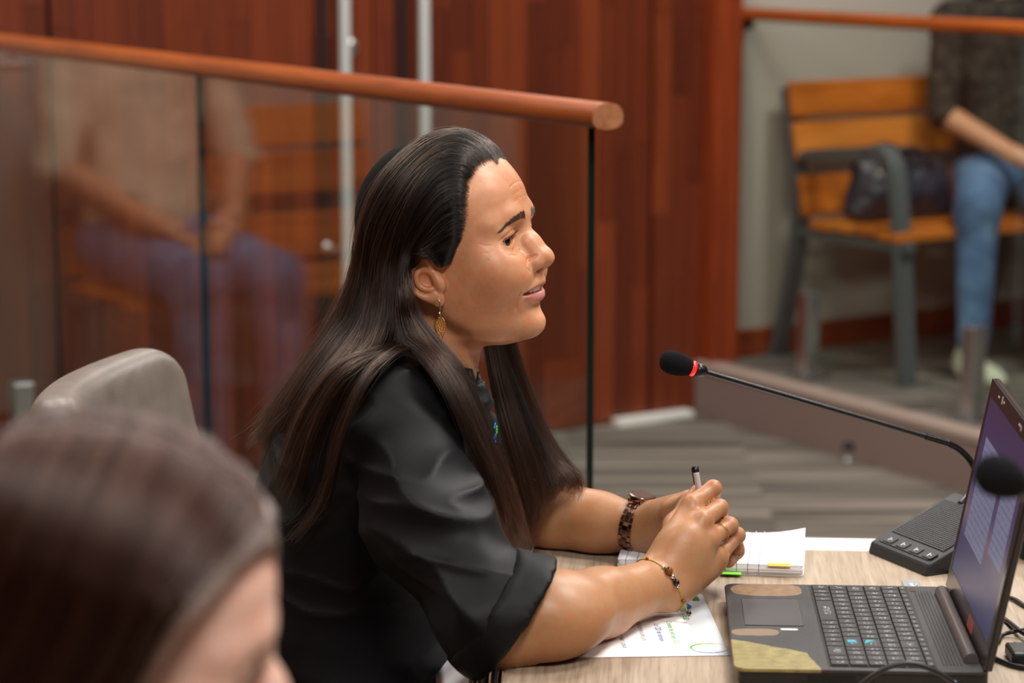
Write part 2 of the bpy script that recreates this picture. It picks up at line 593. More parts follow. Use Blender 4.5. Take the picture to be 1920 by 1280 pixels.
    for s in (-1, 1):
        rr = np.interp(np.linspace(0, 1, 15), [0, 0.12, 0.35, 0.6, 1], [0.7*m, 1.2*m, 2.4*m, 3.3*m, 3.6*m])
        dp = np.interp(np.linspace(0, 1, 15), [0, 0.2, 0.5, 1], [0.002, 0.005, 0.010, 0.016])
        for i in range(14):
            for fr in (0.0, 0.33, 0.66, 1.0):
                a = mo[i][0] + mo[i][1]*(0.002 - dp[i]*fr); b = mo[i+1][0] + mo[i+1][1]*(0.002 - dp[i+1]*fr)
                f.cap((a[0], s*a[1], a[2]), (b[0], s*b[1], b[2]), rr[i], rr[i+1], 0.0014, 'cut')
        f.chain([(62*m, s*18*m, -36.5*m), (68*m, s*7*m, -35.5*m), (68*m, 0, -35.5*m)], [4*m, 5.5*m, 5.5*m], 0.002, 'cut')
    # --- chin
    f.ell((72.0*m, 0, -72.5*m), (13.3*m, 17*m, 13*m), 0.014)
    f.cap((87.0*m, -9*m, -55.5*m), (87.0*m, 9*m, -55.5*m), 3.2*m, 3.2*m, 0.011, 'cut')
    crease(f, [(66, 2, 68), (65, 14, 66.5), (59, 28, 62)], 0.28, 0.8, nrm=(1, 0.2, 0.3))
    crease(f, [(64, 2, 75), (63, 12, 73.5), (58, 24, 70)], 0.28, 0.8, nrm=(1, 0.2, 0.3))
    crease(f, [(58, 2, 83), (58, 12, 82), (54, 24, 78)], 0.35, 0.8, nrm=(1, 0.2, 0.3))
    # --- ears
    if ears:
        for s in (-1, 1):
            def E(zx, zy, out=0.0):
                x, zz = ear_pt(zx, zy)
                return (x*m, -s*(ear_y(x) - out)*m*-1 if False else s*-(ear_y(x) - out)*m, zz*m)
            def EC(pts, rs, n, k, mode='add'):
                c = catmull([E(*p) for p in pts], n)
                f.chain([tuple(q) for q in c], list(np.interp(np.linspace(0, 1, n), np.linspace(0, 1, len(rs)), rs)*m), k, mode)
            c = E(370, 430)
            t = math.radians(17)*(1 if s < 0 else -1)
            R = [(math.cos(t), math.sin(t), 0), (-math.sin(t), math.cos(t), 0), (0, 0, 1)]
            tilt = math.radians(16)
            Rt = np.array([(math.cos(tilt), 0, math.sin(tilt)), (0, 1, 0), (-math.sin(tilt), 0, math.cos(tilt))])
            f.ell((c[0], c[1], c[2]), (15.5*m, 4.2*m, 25.5*m), 0.005, rot=Rt @ np.array(R))
            f.ell(E(440, 480, 4.6), (7.6*m, 5.2*m, 8.2*m), 0.003, 'cut')        # concha
            f.ell(E(375, 455, 4.6), (6.4*m, 4.2*m, 8.0*m), 0.003, 'cut')
            f.ell(E(280, 240, 6.2), (6.0*m, 4.0*m, 5.0*m), 0.002, 'cut')       # fossa
            EC([(440, 350, 0.5), (410, 220, 2.5), (320, 145, 4.5), (225, 138, 5.5), (160, 205, 6.2), (150, 330, 6.2), (182, 480, 5.8), (245, 590, 5.3), (335, 665, 4.5), (430, 705, 3)],
               [2.0, 2.5, 2.9, 3.0, 3.0, 2.8, 2.6, 2.6, 2.7, 2.8], 36, 0.0018)
            f.ell(E(525, 712, 1.2), (7.8*m, 3.4*m, 8.4*m), 0.006)               # lobe
            f.ell(E(430, 660, 2.6), (9*m, 3.0*m, 5.6*m), 0.006)
            EC([(232, 330, 7.4), (225, 430, 7.0), (275, 545, 6.3), (360, 605, 5.2), (450, 612, 4.5)], [0.8, 1.3, 1.3, 1.2, 0.6], 20, 0.002, 'cut')    # scapha groove
            EC([(350, 290, 2.8), (290, 360, 4.6), (280, 450, 4.6), (322, 540, 4.2), (400, 578, 3.6), (470, 572, 3.4)], [1.5, 1.9, 1.9, 1.9, 2.0, 2.2], 24, 0.0025)   # antihelix
            EC([(480, 380, 0.5), (535, 480, 1.6), (565, 560, 1.0)], [2.2, 3.4, 2.4], 10, 0.006)        # tragus
    return f

SKIN_A = np.array([0.61, 0.290, 0.152])
def head_colors(v, skin=SKIN_A, lips=(0.50, 0.175, 0.145)):
    mm = v*1000.0
    y = np.abs(mm[:, 1]); x, z = mm[:, 0], mm[:, 2]
    c = np.tile(skin, (len(v), 1))
    def blend(w, col):
        nonlocal c
        w = np.clip(w, 0, 1)[:, None]
        c = c*(1-w) + np.array(col)*w
    def gauss(cx, cy, cz, sx, sy, sz):
        return np.exp(-(((x-cx)/sx)**2 + ((y-cy)/sy)**2 + ((z-cz)/sz)**2))
    nz = vnoise(v, 90.0, 3)*0.5 + vnoise(v, 220.0, 5)*0.5
    red = skin*np.array([0.98, 0.74, 0.64])
    pale = np.minimum(skin*np.array([1.10, 1.20, 1.32]), 1)
    blend(0.75*gauss(44, 46, -14, 30, 22, 24), red)
    blend(0.45*gauss(88, 6, -4, 12, 14, 9), red)
    blend(0.35*gauss(60, 0, 74, 14, 40, 14), red)
    blend(0.55*gauss(-22, 76, -12, 26, 16, 34), red*0.93)
    blend(0.45*gauss(58, 34, 8, 12, 12, 6), pale)
    blend(0.40*gauss(82, 0, -72, 12, 16, 10), pale)
    blend(0.30*gauss(64, 28, -16, 12, 10, 10), pale)
    blend(0.35*gauss(15, 50, -50, 40, 24, 34), skin*np.array([0.92, 0.74, 0.66]))
    blend(0.42*np.clip(nz*1.6, 0, 1), red)
    blend(0.30*np.clip(-nz*1.6, 0, 1), pale)
    # eye shadow make-up, lash line
    blend(0.35*gauss(60, 28, 32, 7, 14, 5), skin*np.array([0.62, 0.52, 0.55]))
    # lips
    def dseg(pts):
        d = np.full(len(v), 1e9)
        q = np.stack([x, y, z], 1)
        for a, b in zip(pts[:-1], pts[1:]):
            a = np.array(a, float); b = np.array(b, float)
            t = np.clip(((q-a) @ (b-a))/((b-a) @ (b-a)), 0, 1)
            d = np.minimum(d, np.linalg.norm(q - a - t[:, None]*(b-a), axis=1))
        return d
    wu = np.clip((8.5 - dseg([(p[0]+1, p[1], p[2]-1.6) for p in LIP_U]))/1.2, 0, 1)*np.clip((33-y)/3, 0, 1)*np.clip((-24.6-z-0.22*y)/1.2, 0, 1)
    wl = np.clip((8.5 - dseg([(p[0]+1, p[1], p[2]+0.5) for p in LIP_L]))/1.4, 0, 1)*np.clip((33-y)/3, 0, 1)*np.clip((z+49.0-0.2*y)/1.5, 0, 1)
    blend(0.9*np.maximum(wu, wl), lips)
    # mouth inside
    blend(np.clip((74 - x)/4, 0, 1)*(z > -43)*(z < -30)*(x > 52)*(y < 21), (0.10, 0.02, 0.02))
    return c

def skin_material(name='skin', rough=0.43):
    t = NT(name)
    at = t.n('ShaderNodeAttribute', attribute_name='Col')
    v = t.coords('Object')
    n1 = t.noise(v, 260, 3, 0.6)
    n2 = t.noise(v, 45, 3, 0.6)
    k = t.math('ADD', t.math('MULTIPLY', n1, 0.16), t.math('MULTIPLY', n2, 0.16))
    k = t.math('ADD', k, 0.84)
    col = t.mix(1.0, at.outputs['Color'], k, 'MULTIPLY')
    hue = t.ramp(t.noise(v, 85, 4, 0.65), [(0.36, (1.03, 0.92, 0.86, 1)), (0.5, (1.0, 1.0, 1.0, 1)), (0.66, (0.99, 1.06, 1.10, 1))])
    col = t.mix(1.0, col, hue, 'MULTIPLY')
    spots = t.ramp(t.noise(v, 520, 2, 0.5), [(0.66, (1, 1, 1, 1)), (0.74, (0.86, 0.74, 0.66, 1))])
    col = t.mix(0.7, col, spots, 'MULTIPLY')
    t.color(col)
    t.set(Roughness=rough)
    t.b.inputs['Specular IOR Level'].default_value = 0.5
    t.b.inputs['Subsurface Weight'].default_value = 0.18
    t.b.inputs['Subsurface Radius'].default_value = (1.0, 0.35, 0.18)
    t.b.inputs['Subsurface Scale'].default_value = 0.006
    nn = t.noise(v, 900, 2, 0.6)
    nn = t.math('ADD', nn, t.math('MULTIPLY', t.noise(v, 350, 2, 0.6), 0.7))
    t.bump(nn, 0.10, 0.0005)
    return t.m
MAT_SKIN = skin_material()

def hair_material(name, col, rough=0.32, rand=0.25):
    t = NT(name)
    h = t.n('ShaderNodeBsdfHairPrincipled')
    h.parametrization = 'COLOR'
    h.inputs['Color'].default_value = col
    h.inputs['Roughness'].default_value = rough
    h.inputs['Radial Roughness'].default_value = 0.35
    for kk, vv in (('Random Color', rand), ('Random Roughness', 0.2)):
        for so in h.inputs:
            if so.name == kk: so.default_value = vv
    t.l(h.outputs[0], t.out.inputs['Surface'])
    return t.m

def front_x(f, y, z, x0=0.107, x1=0.0):
    """surface x of the head field at (y, z), looking from the front"""
    xs = np.arange(x0, x1, -0.0005)
    d = f.sample(np.stack([xs, np.full_like(xs, y), np.full_like(xs, z)], 1))
    i = np.argmax(d < 0)
    return xs[i]

def eye_material(name='eyeball'):
    t = NT(name)
    tc = t.n('ShaderNodeTexCoord')
    sx = t.n('ShaderNodeSeparateXYZ')
    t.l(tc.outputs['Object'], sx.inputs[0])
    r = t.math('SQRT', t.math('ADD', t.math('MULTIPLY', sx.outputs[1], sx.outputs[1]), t.math('MULTIPLY', sx.outputs[2], sx.outputs[2])))
    r = t.math('MULTIPLY', r, 1/0.0126)
    r = t.math('ADD', r, t.math('MULTIPLY', t.math('LESS_THAN', sx.outputs[0], 0.0), 2.0))
    c = t.ramp(r, [(0.0, (0.003, 0.003, 0.003, 1)), (0.20, (0.004, 0.003, 0.003, 1)), (0.23, (0.030, 0.014, 0.008, 1)), (0.42, (0.018, 0.010, 0.007, 1)), (0.47, (0.015, 0.012, 0.012, 1)),
                   (0.52, (0.60, 0.56, 0.54, 1)), (1.0, (0.55, 0.42, 0.38, 1))])
    t.color(c)
    t.set(Roughness=0.10)
    t.b.inputs['Coat Weight'].default_value = 0.0
    t.b.inputs['Coat Roughness'].default_value = 0.03
    return t.m
MAT_EYE = eye_material()
MAT_TEETH = plain('tooth_enamel', (0.92, 0.90, 0.86, 1), 0.18)
MAT_LASH = plain('lash', (0.008, 0.007, 0.007, 1), 0.6)

def uv_ball(name, r, mat, parent, loc, seg=32, rings=20, stretch=(1, 1, 1)):
    mb = MB()
    prof = [(max(r*math.sin(math.pi*i/rings), 1e-5), -r*math.cos(math.pi*i/rings)) for i in range(rings+1)]
    mb.lathe(prof, Matrix.Rotation(math.pi/2, 4, 'Y'), seg)
    mb.v = [(x*stretch[0], y*stretch[1], z*stretch[2]) for x, y, z in mb.v]
    o = mb.build(name, mat, parent, smooth=True)
    o.location = loc
    return o

def lid_pt(u, up, off):
    """point on the lid edge; u from the inner (-1) to the outer (1) corner"""
    e1 = np.array([-math.sin(EYE_AY)*math.cos(EYE_AZ), math.cos(EYE_AY)*math.cos(EYE_AZ), math.sin(EYE_AZ)])
    e0 = np.array([math.cos(EYE_AY), math.sin(EYE_AY), 0.0])
    e2 = np.cross(e0, e1)
    c = np.array(EYE_C) + np.array(EYE_SLIT)
    p = c + e1*15.0*u + e2*up*5.5*math.sqrt(max(0, 1 - min(1, u*u)))
    r = p - np.array(EYE_C)
    rr = EYE_R + off
    yz = r[1]**2 + r[2]**2
    x = math.sqrt(rr*rr - yz) if yz < rr*rr*0.9 else math.sqrt(rr*rr*0.1)
    return EYE_C[0] + x, p[1], p[2], u

def head_details(f, root, M, hair_mat, brow_n=260, gaze=0.0, detail=True):
    """eyes, teeth, brows, lashes placed by the head field f; M takes the head frame to the world"""
    m = MM
    Mi = M
    for s in (-1, 1):
        e = uv_ball('eye', EYE_R*m, MAT_EYE, root, (0, 0, 0))
        e.matrix_local = Mi @ Matrix.Translation((EYE_C[0]*m, s*EYE_C[1]*m, EYE_C[2]*m)) @ Matrix.Rotation(gaze, 4, 'Z') @ Matrix.Rotation(math.radians(-2), 4, 'Y')
    mb = MB()
    n = 10
    for i in range(n):
        u = (i + 0.5)/n*2 - 1
        ang = u*1.35
        cx, cy = 58.5 + 20*math.cos(ang), 22*math.sin(ang)
        wv = (8.6, 7.0, 7.6, 7.0, 6.8)[min(4, int(abs(u)*n/2))]
        T = Matrix.Translation((cx*m, cy*m, (-31.9 - 2.6*abs(u))*m)) @ Matrix.Rotation(math.atan2(math.sin(ang)/21, math.cos(ang)/18.5) if False else ang, 4, 'Z')
        prof = [(0.0004, -4.6*m), (2.2*m, -4.4*m), (3.0*m, -2.5*m), (3.3*m, 1*m), (3.0*m, 5*m)]
        S = Matrix.Diagonal((0.75, wv/6.6, 1, 1))
        mb.lathe(prof, Mi @ T @ S, 10)
    mb.build('teeth', MAT_TEETH, root, smooth=True)
    mb = MB()
    for i in range(8):
        u = (i + 0.5)/8*2 - 1
        ang = u*1.1
        T = Matrix.Translation(((58 + 16*math.cos(ang))*m, 18*math.sin(ang)*m, -41.5*m)) @ Matrix.Rotation(ang, 4, 'Z')
        prof = [(2.3*m, -4*m), (2.6*m, 0), (2.2*m, 2.4*m), (0.0004, 2.7*m)]
        mb.lathe(prof, Mi @ T @ Matrix.Diagonal((0.7, 1.0, 1, 1)), 10)
    mb.build('lower_teeth', MAT_TEETH, root, smooth=True)
    if not detail: return
    Mn = np.array(M)
    def W(p): return (np.asarray(p) @ Mn[:3, :3].T) + Mn[:3, 3]
    rg = np.random.default_rng(5)
    brow, lash = [], []
    for s in (-1, 1):
        bc = catmull(BROW, 60)
        for i in range(brow_n):
            u = rg.random()
            p = bc[int(u*59)]
            wid = np.interp(u, [0, 0.3, 0.7, 1], [4.0, 3.4, 1.8, 0.5])
            y = p[1] + rg.normal()*0.6; z = p[2] + rg.uniform(-1, 1)*wid
            L = rg.uniform(3.5, 6)*(1 - 0.2*u)
            tilt = np.interp(u, [0, 0.3, 1], [0.75, 0.1, -0.55]) + rg.normal()*0.1
            pts = []
            for k in range(4):
                t = k/3
                yy = (y + L*t*math.cos(tilt))*m*s; zz = (z + L*t*math.sin(tilt))*m
                xx = front_x(f, yy, zz) + (0.0003 + 0.0012*t*(1-t) + 0.0003*t)
                pts.append((xx, yy, zz))
            brow.append(W(np.array(pts)))
        for up in (1, -1):
            for i in range(70 if up > 0 else 40):
                u = rg.random()
                xx0, yy0, zz0, dyy = lid_pt(np.interp(u, [0, 1], [-0.8 if up > 0 else 0.0, 0.95]), up, 1.3)
                L = rg.uniform(6.5, 9.5) if up > 0 else rg.uniform(3, 4.5)
                out = np.array([0.85, 0.35*dyy, (0.12 if up > 0 else -0.55)])
                curl = np.array([0.1, 0.15*dyy, (0.75 if up > 0 else -0.1)])
                pts = []
                for k in range(5):
                    t = k/4
                    q = np.array([xx0, yy0, zz0]) + L*(out*t + curl*t*t*0.6)
                    pts.append((q[0]*m, s*q[1]*m, q[2]*m))
                lash.append(W(np.array(pts)))
        # lash line
        mbl = MB()
        pts = []
        for i in range(21):
            xx0, yy0, zz0, dyy = lid_pt(-0.80 + 1.84*i/20, 1, 1.9)
            pts.append(M @ Vector((xx0*m, s*yy0*m, zz0*m)))
        mbl.tube(pts, [0.0005 + 0.0012*math.sin(math.pi*(0.12 + 0.8*i/20)) for i in range(21)], 6)
        mbl.build('lash_line', MAT_LASH, root, smooth=True)
    # (brows and lashes)
    hair_object('eyebrow', brow, 0.00017, hair_mat, root)
    hair_object('eyelash', lash, 0.00011, MAT_LASH, root)

# ================================================================== THE ROOM
def room_pt(a, b, z=0.0):
    """a along the far wall to the right, b out from the far wall (towards the camera side); origin where the right glass meets the wall"""
    return WALL_O + V*a - U*b + Vector((0, 0, z))
WALL_O = Vector((0.655, 7.19, 0))          # foot of the far wall at the right balustrade
ROOM_M = Matrix.Translation(WALL_O) @ Matrix.Rotation(ROOM_A, 4, 'Z')     # local +x along wall, local -y out into the room
STEP_H = 0.16

# ---- materials of the shell
def carpet(name):
    t = NT(name)
    v = t.coords('Object', rot=(0, 0, ROOM_A))
    # herringbone-like carpet planks: blocks turned against each other
    ck = t.n('ShaderNodeTexChecker'); ck.inputs['Scale'].default_value = 2.0
    t.l(v, ck.inputs['Vector'])
    def streak(rz):
        mp = t.n('ShaderNodeMapping'); mp.inputs['Rotation'].default_value = (0, 0, rz); mp.inputs['Scale'].default_value = (1.2, 34, 1)
        t.l(v, mp.inputs[0])
        n = t.noise(mp.outputs[0], 1.0, 3, 0.6)
        mp2 = t.n('ShaderNodeMapping'); mp2.inputs['Rotation'].default_value = (0, 0, rz); mp2.inputs['Scale'].default_value = (0.8, 11, 1)
        t.l(v, mp2.inputs[0])
        n2 = t.noise(mp2.outputs[0], 1.0, 2, 0.5)
        return t.math('ADD', t.math('MULTIPLY', n, 0.5), t.math('MULTIPLY', n2, 0.5))
    s = t.mix(ck.outputs['Fac'], streak(0.5), streak(-0.55))
    c = t.ramp(s, [(0.38, srgb(70, 65, 58)), (0.5, srgb(100, 94, 86)), (0.62, srgb(136, 128, 118))])
    t.color(c)
    t.set(Roughness=0.95)
    t.b.inputs['Specular IOR Level'].default_value = 0.1
    fn = t.noise(t.coords('Object'), 700, 2)
    t.bump(fn, 0.5, 0.002)
    return t.m
MAT_CARPET = carpet('carpet')

def wood(name, cols, scale=(14, 14, 0.9), rough=0.38, spec=0.5, rnd=True, dist=1.2, space='Object', rot=(0, 0, 0), bumpk=0.05):
    t = NT(name)
    v = t.coords(space, scale=scale, rot=rot)
    if rnd:
        oi = t.n('ShaderNodeObjectInfo')
        va = t.n('ShaderNodeVectorMath', operation='ADD')
        cb = t.n('ShaderNodeCombineXYZ')
        k = t.math('MULTIPLY', oi.outputs['Random'], 37.0)
        t.l(k, cb.inputs[0]); t.l(k, cb.inputs[1]); t.l(k, cb.inputs[2])
        t.l(v, va.inputs[0]); t.l(cb.outputs[0], va.inputs[1])
        v = va.outputs[0]
    n = t.noise(v, 1.0, 6, 0.6, dist)
    fine = t.noise(v, 7.0, 3, 0.6)
    k = t.math('ADD', t.math('MULTIPLY', n, 0.75), t.math('MULTIPLY', fine, 0.25))
    if rnd:
        k = t.math('ADD', k, t.math('MULTIPLY', t.math('SUBTRACT', oi.outputs['Random'], 0.5), 0.24))
    lo, hi = 0.28, 0.72
    st = [(lo + (hi-lo)*i/(len(cols)-1), c) for i, c in enumerate(cols)]
    t.color(t.ramp(k, st))
    t.set(Roughness=rough)
    t.b.inputs['Specular IOR Level'].default_value = spec
    t.bump(fine, bumpk, 0.002)
    return t.m
MAT_STAVE = wood('red_hardwood', [srgb(62, 24, 14), srgb(88, 35, 17), srgb(106, 44, 20), srgb(132, 62, 30)], (9, 9, 1.1), 0.36)
MAT_TRIM = wood('red_hardwood_trim', [srgb(98, 36, 16), srgb(132, 54, 22), srgb(154, 70, 32)], (12, 12, 0.8), 0.36, rnd=False)
MAT_RAIL = wood('handrail_wood', [srgb(104, 46, 10), srgb(142, 66, 16), srgb(166, 84, 24)], (30, 2.0, 30), 0.42, spec=0.3, rnd=False)
MAT_ENDGRAIN = wood('handrail_end', [srgb(132, 78, 48), srgb(164, 106, 72), srgb(180, 124, 88)], (60, 60, 60), 0.45, rnd=False)
MAT_PLASTER = plain('grey_plaster', srgb(176, 168, 156), 0.9, spec=0.2, bump=(60, 0.08, 0.003))
MAT_CEIL = plain('white_ceiling', srgb(176, 172, 166), 0.9, spec=0.2)
MAT_WARMWALL = wood('brown_wall_panel', [srgb(84, 42, 22), srgb(112, 60, 30), srgb(134, 78, 42)], (6, 6, 1.0), 0.5, rnd=False)
MAT_STEEL = plain('brushed_steel', (0.62, 0.63, 0.64, 1), 0.32, 1.0)
MAT_STEP = plain('step_riser', srgb(128, 108, 100), 0.7, spec=0.3, bump=(120, 0.1, 0.002))
MAT_STEPEDGE = plain('step_nosing', srgb(158, 140, 128), 0.5)
MAT_WHITE = plain('white_paint', srgb(226, 226, 220), 0.5)
MAT_BLACKGLASS = plain('glass_edge', (0.004, 0.012, 0.009, 1), 0.25)
def clear_glass(name):
    t = NT(name)
    fr = t.n('ShaderNodeFresnel')
    ge = t.n('ShaderNodeNewGeometry')
    t.l(t.math('SUBTRACT', 1.5, t.math('MULTIPLY', ge.outputs['Backfacing'], 1.5 - 1/1.5)), fr.inputs['IOR'])   # the same reflectance from either side
    tr = t.n('ShaderNodeBsdfTransparent'); tr.inputs['Color'].default_value = (0.93, 0.965, 0.945, 1)
    gl = t.n('ShaderNodeBsdfGlossy'); gl.inputs['Roughness'].default_value = 0.0
    mx = t.n('ShaderNodeMixShader')
    t.l(fr.outputs[0], mx.inputs[0]); t.l(tr.outputs[0], mx.inputs[1]); t.l(gl.outputs[0], mx.inputs[2])
    t.l(mx.outputs[0], t.out.inputs['Surface'])
    return t.m
MAT_GLASS = clear_glass('clear_glass')

def shell(name, mb, mat, parent=None, **kw):
    o = mb.build(name, mat, parent, **kw)
    if parent is None: o['kind'] = 'structure'
    return o

# ---- floor, ceiling, side and rear walls (local room frame: x along wall, y = -distance from the wall)
XL, XR, YB = -5.2, 3.4, -10.2
GL_A = -2.36                                    # where the left balustrade meets the wall
mb = MB(); mb.box((XL, YB, -0.1), (XR, 0.1, 0.0)); fl = shell('floor', mb, MAT_CARPET); fl.matrix_world = ROOM_M
mb = MB(); mb.box((XL, YB, CEIL_Z), (XR, 0.1, CEIL_Z+0.1)); ce = shell('ceiling', mb, MAT_CEIL); ce.matrix_world = ROOM_M
mb = MB(); mb.box((XR, YB, -0.1), (XR+0.1, 0.1, CEIL_Z)); w_ = shell('wall_right', mb, MAT_WARMWALL); w_.matrix_world = ROOM_M
mb = MB(); mb.box((XL-0.1, YB, -0.1), (XL, 0.1, CEIL_Z)); w_ = shell('wall_left', mb, MAT_WARMWALL); w_.matrix_world = ROOM_M
mb = MB(); mb.box((XL, YB-0.1, -0.1), (XR, YB, CEIL_Z)); w_ = shell('wall_front', mb, MAT_WARMWALL); w_.matrix_world = ROOM_M
# grey plaster behind the benches, on either side of the wooden part
mb = MB(); mb.box((0.0, 0.0, -0.1), (XR, 0.12, CEIL_Z)); w_ = shell('wall_back_right', mb, MAT_PLASTER); w_.matrix_world = ROOM_M
mb = MB(); mb.box((GL_A - 1.75, 0.0, -0.1), (GL_A - 0.05, 0.12, CEIL_Z)); w_ = shell('wall_back_left', mb, MAT_PLASTER); w_.matrix_world = ROOM_M
mb = MB(); mb.box((XL, 0.0, -0.1), (GL_A - 1.75, 0.12, CEIL_Z)); w_ = shell('wall_back_corner', mb, MAT_WARMWALL); w_.matrix_world = ROOM_M
# wooden part: a dark core and red hardwood staves in front of it
mb = MB(); mb.box((GL_A - 0.05, 0.03, -0.1), (0.0, 0.12, CEIL_Z))
wood_wall = shell('wall_back', mb, plain('stave_joint', srgb(44, 14, 8), 0.7)); wood_wall.matrix_world = ROOM_M
tag(wood_wall, 'red hardwood wall of upright staves with a double door', None)

def unit_box(name):
    m_ = MB(); m_.box((0, 0, 0), (1, 1, 1))
    me = bpy.data.meshes.new(name); me.from_pydata(m_.v, [], m_.f); me.update()
    return me
STAVE_ME = unit_box('stave'); STAVE_ME.materials.append(MAT_STAVE)
def stave(parent, x0, x1, z0, z1, y0, y1, name='stave'):
    o = bpy.data.objects.new(name, STAVE_ME)
    link(o, parent)
    o.location = (x0, y0, z0)
    o.scale = (x1-x0, y1-y0, z1-z0)
    return o
def stave_field(parent, xa, xb, z0, z1, y0, y1, wid=0.062, rg=None):
    n = max(1, round((xb-xa)/wid)); w = (xb-xa)/n
    for i in range(n):
        z = z0
        first = True
        while z < z1 - 1e-6:
            L = rg.uniform(0.35, 1.15)*(rg.uniform(0.2, 1) if first else 1)
            first = False
            ze = z + L
            if z1 - ze < 0.22: ze = z1
            jut = rg.uniform(0, 0.0015)
            stave(parent, xa + i*w + 0.0006, xa + (i+1)*w - 0.0006, z + 0.0006, min(ze, z1) - 0.0006, y0 - jut, y1)
            z = ze
rs = random.Random(3)
# local wall coordinates of the two steel pull bars, from the photograph
def wall_a(px):      # position along the wall of an image column (near the height of the bars)
    d = ray(px, 150)
    # intersect plan ray with the wall line
    A = np.array([[d.x, -V.x], [d.y, -V.y]])
    t, a = np.linalg.solve(A, np.array([WALL_O.x, WALL_O.y]))
    return a
bar1, bar2 = wall_a(627), wall_a(775)
seam = (bar1 + bar2)/2
door_w = 0.92
DX0, DX1 = seam - door_w, seam + door_w
DX0 = max(DX0, GL_A + 0.05)
DOOR_TOP = 2.12
TRIM_W = 0.10
stave_field(wood_wall, GL_A - 0.05, DX0 - 0.012, 0.0, CEIL_Z, 0.0, 0.029, rg=rs) if DX0 - GL_A > 0.08 else None
stave_field(wood_wall, DX1 + 0.012, -TRIM_W, 0.0, CEIL_Z, 0.0, 0.029, rg=rs)
stave_field(wood_wall, DX0 - 0.012, DX1 + 0.012, DOOR_TOP + 0.012, CEIL_Z, 0.0, 0.029, rg=rs)
mb = MB(); mb.box((-TRIM_W, -0.055, STEP_H*0), (0.0, 0.03, CEIL_Z)); tr_ = shell('trim_1', mb, MAT_TRIM, bevel=0.003); tr_.matrix_world = ROOM_M
# double door
MAT_SHADESTRIP = plain('shade_strip', srgb(46, 18, 12), 0.5)  # dark brown strips standing in for the shade beside the pull bars
MAT_BAR = plain('satin_steel_bar', (0.62, 0.66, 0.64, 1), 0.42, 0.35)
for k, (xa, xb) in enumerate(((DX0, seam - 0.003), (seam + 0.003, DX1))):
    mb = MB(); mb.box((xa, 0.012, 0.008), (xb, 0.029, DOOR_TOP))
    d_ = shell('door_%d' % (k+1), mb, plain('door_core_%d' % k, srgb(50, 16, 9), 0.6)); d_.matrix_world = ROOM_M
    stave_field(d_, xa, xb, 0.008, DOOR_TOP, 0.0035, 0.0119, rg=rs)
    xbar = bar1 if k == 0 else bar2
    mb = MB(); mb.box((xbar - 0.056, -0.004, 0.008), (xbar - 0.018, 0.0034, DOOR_TOP)); mb.build('shade_strip', MAT_SHADESTRIP, d_, bevel=0.001)
    mb = MB(); mb.lathe([(0.016, 0.0), (0.016, 0.006), (0.009, 0.009), (0.009, 0.04)], Matrix.Translation((xbar - 0.03, -0.004, 0.60)) @ Matrix.Rotation(math.pi/2, 4, 'X'), 16); mb.build('key_lock', MAT_STEEL, d_, auto=35)
    mb = MB(); mb.tube([(xbar, -0.062, 0.12), (xbar, -0.062, 1.95)], 0.0155, 20)
    pb = mb.build('pull_bar', MAT_BAR, d_, auto=40)
    for zz in (0.25, 1.83):
        mb = MB(); mb.tube([(xbar, -0.062, zz), (xbar, 0.004, zz)], 0.010, 12); mb.build('standoff', MAT_STEEL, pb, auto=40)
        mb = MB(); mb.tube([(xbar, -0.004, zz), (xbar, 0.004, zz)], 0.019, 16); mb.build('rosette', MAT_STEEL, pb, auto=40)
    if k == 0:
        # lock cylinder on the first leaf
        zl = 1.136
        mb = MB(); mb.lathe([(0.024, 0.0), (0.024, 0.008), (0.018, 0.012), (0.012, 0.013), (0.012, 0.018)], Matrix.Translation((bar1 + 0.047, 0.004, zl)) @ Matrix.Rotation(math.pi/2, 4, 'X'), 24)
        mb.build('lock_cylinder', MAT_STEEL, d_, auto=35)
# skirting and the pale threshold strip at the foot of the wooden wall
def wall_ab(px, py, z):
    p = PZ(px, py, z) - WALL_O
    return p.dot(V), -p.dot(U)
a0 = wall_ab(1125, 790, 0.0)[0]; a1 = wall_ab(1264, 772, 0.0)[0]
mb = MB(); mb.box((a0, -0.045, 0.0), (a1, 0.0, 0.022)); th = mb.build('threshold_strip', plain('pale_aluminium', srgb(214, 216, 208), 0.45), None, bevel=0.004)
th.matrix_world = ROOM_M
tag(th, 'pale flat strip lying on the carpet at the foot of the red wooden wall', 'floor strip')
mb = MB(); mb.box((0.0, -0.014, STEP_H), (XR, 0.0, STEP_H + 0.085)); b_ = shell('baseboard_right', mb, MAT_TRIM, bevel=0.003); b_.matrix_world = ROOM_M
mb = MB(); mb.box((XL, -0.014, STEP_H), (GL_A - 0.05, 0.0, STEP_H + 0.085)); b_ = shell('baseboard_left', mb, MAT_TRIM, bevel=0.003); b_.matrix_world = ROOM_M

# raised platforms on either side of the aisle
def platform(name, x0, x1, y0, side):
    mb = MB(); mb.box((x0, y0, 0.0), (x1, 0.0, STEP_H))
    o = shell(name, mb, MAT_CARPET); o.matrix_world = ROOM_M
    e = x0 if side > 0 else x1
    mb = MB(); mb.box((e - 0.006, y0 - 0.006, 0.0), (e, 0.0, STEP_H - 0.02)) if side > 0 else mb.box((e, y0 - 0.006, 0.0), (e + 0.006, 0.0, STEP_H - 0.02))
    mb.build('riser', MAT_STEP, o)
    mb = MB(); mb.box((e - 0.012, y0 - 0.012, STEP_H - 0.02), (e + 0.05, 0.0, STEP_H + 0.004)) if side > 0 else mb.box((e - 0.05, y0 - 0.012, STEP_H - 0.02), (e + 0.012, 0.0, STEP_H + 0.004))
    mb.build('nosing', MAT_STEPEDGE, o, bevel=0.004)
    return o
platform('floor_platform_right', -0.115, XR, -3.4, 1)
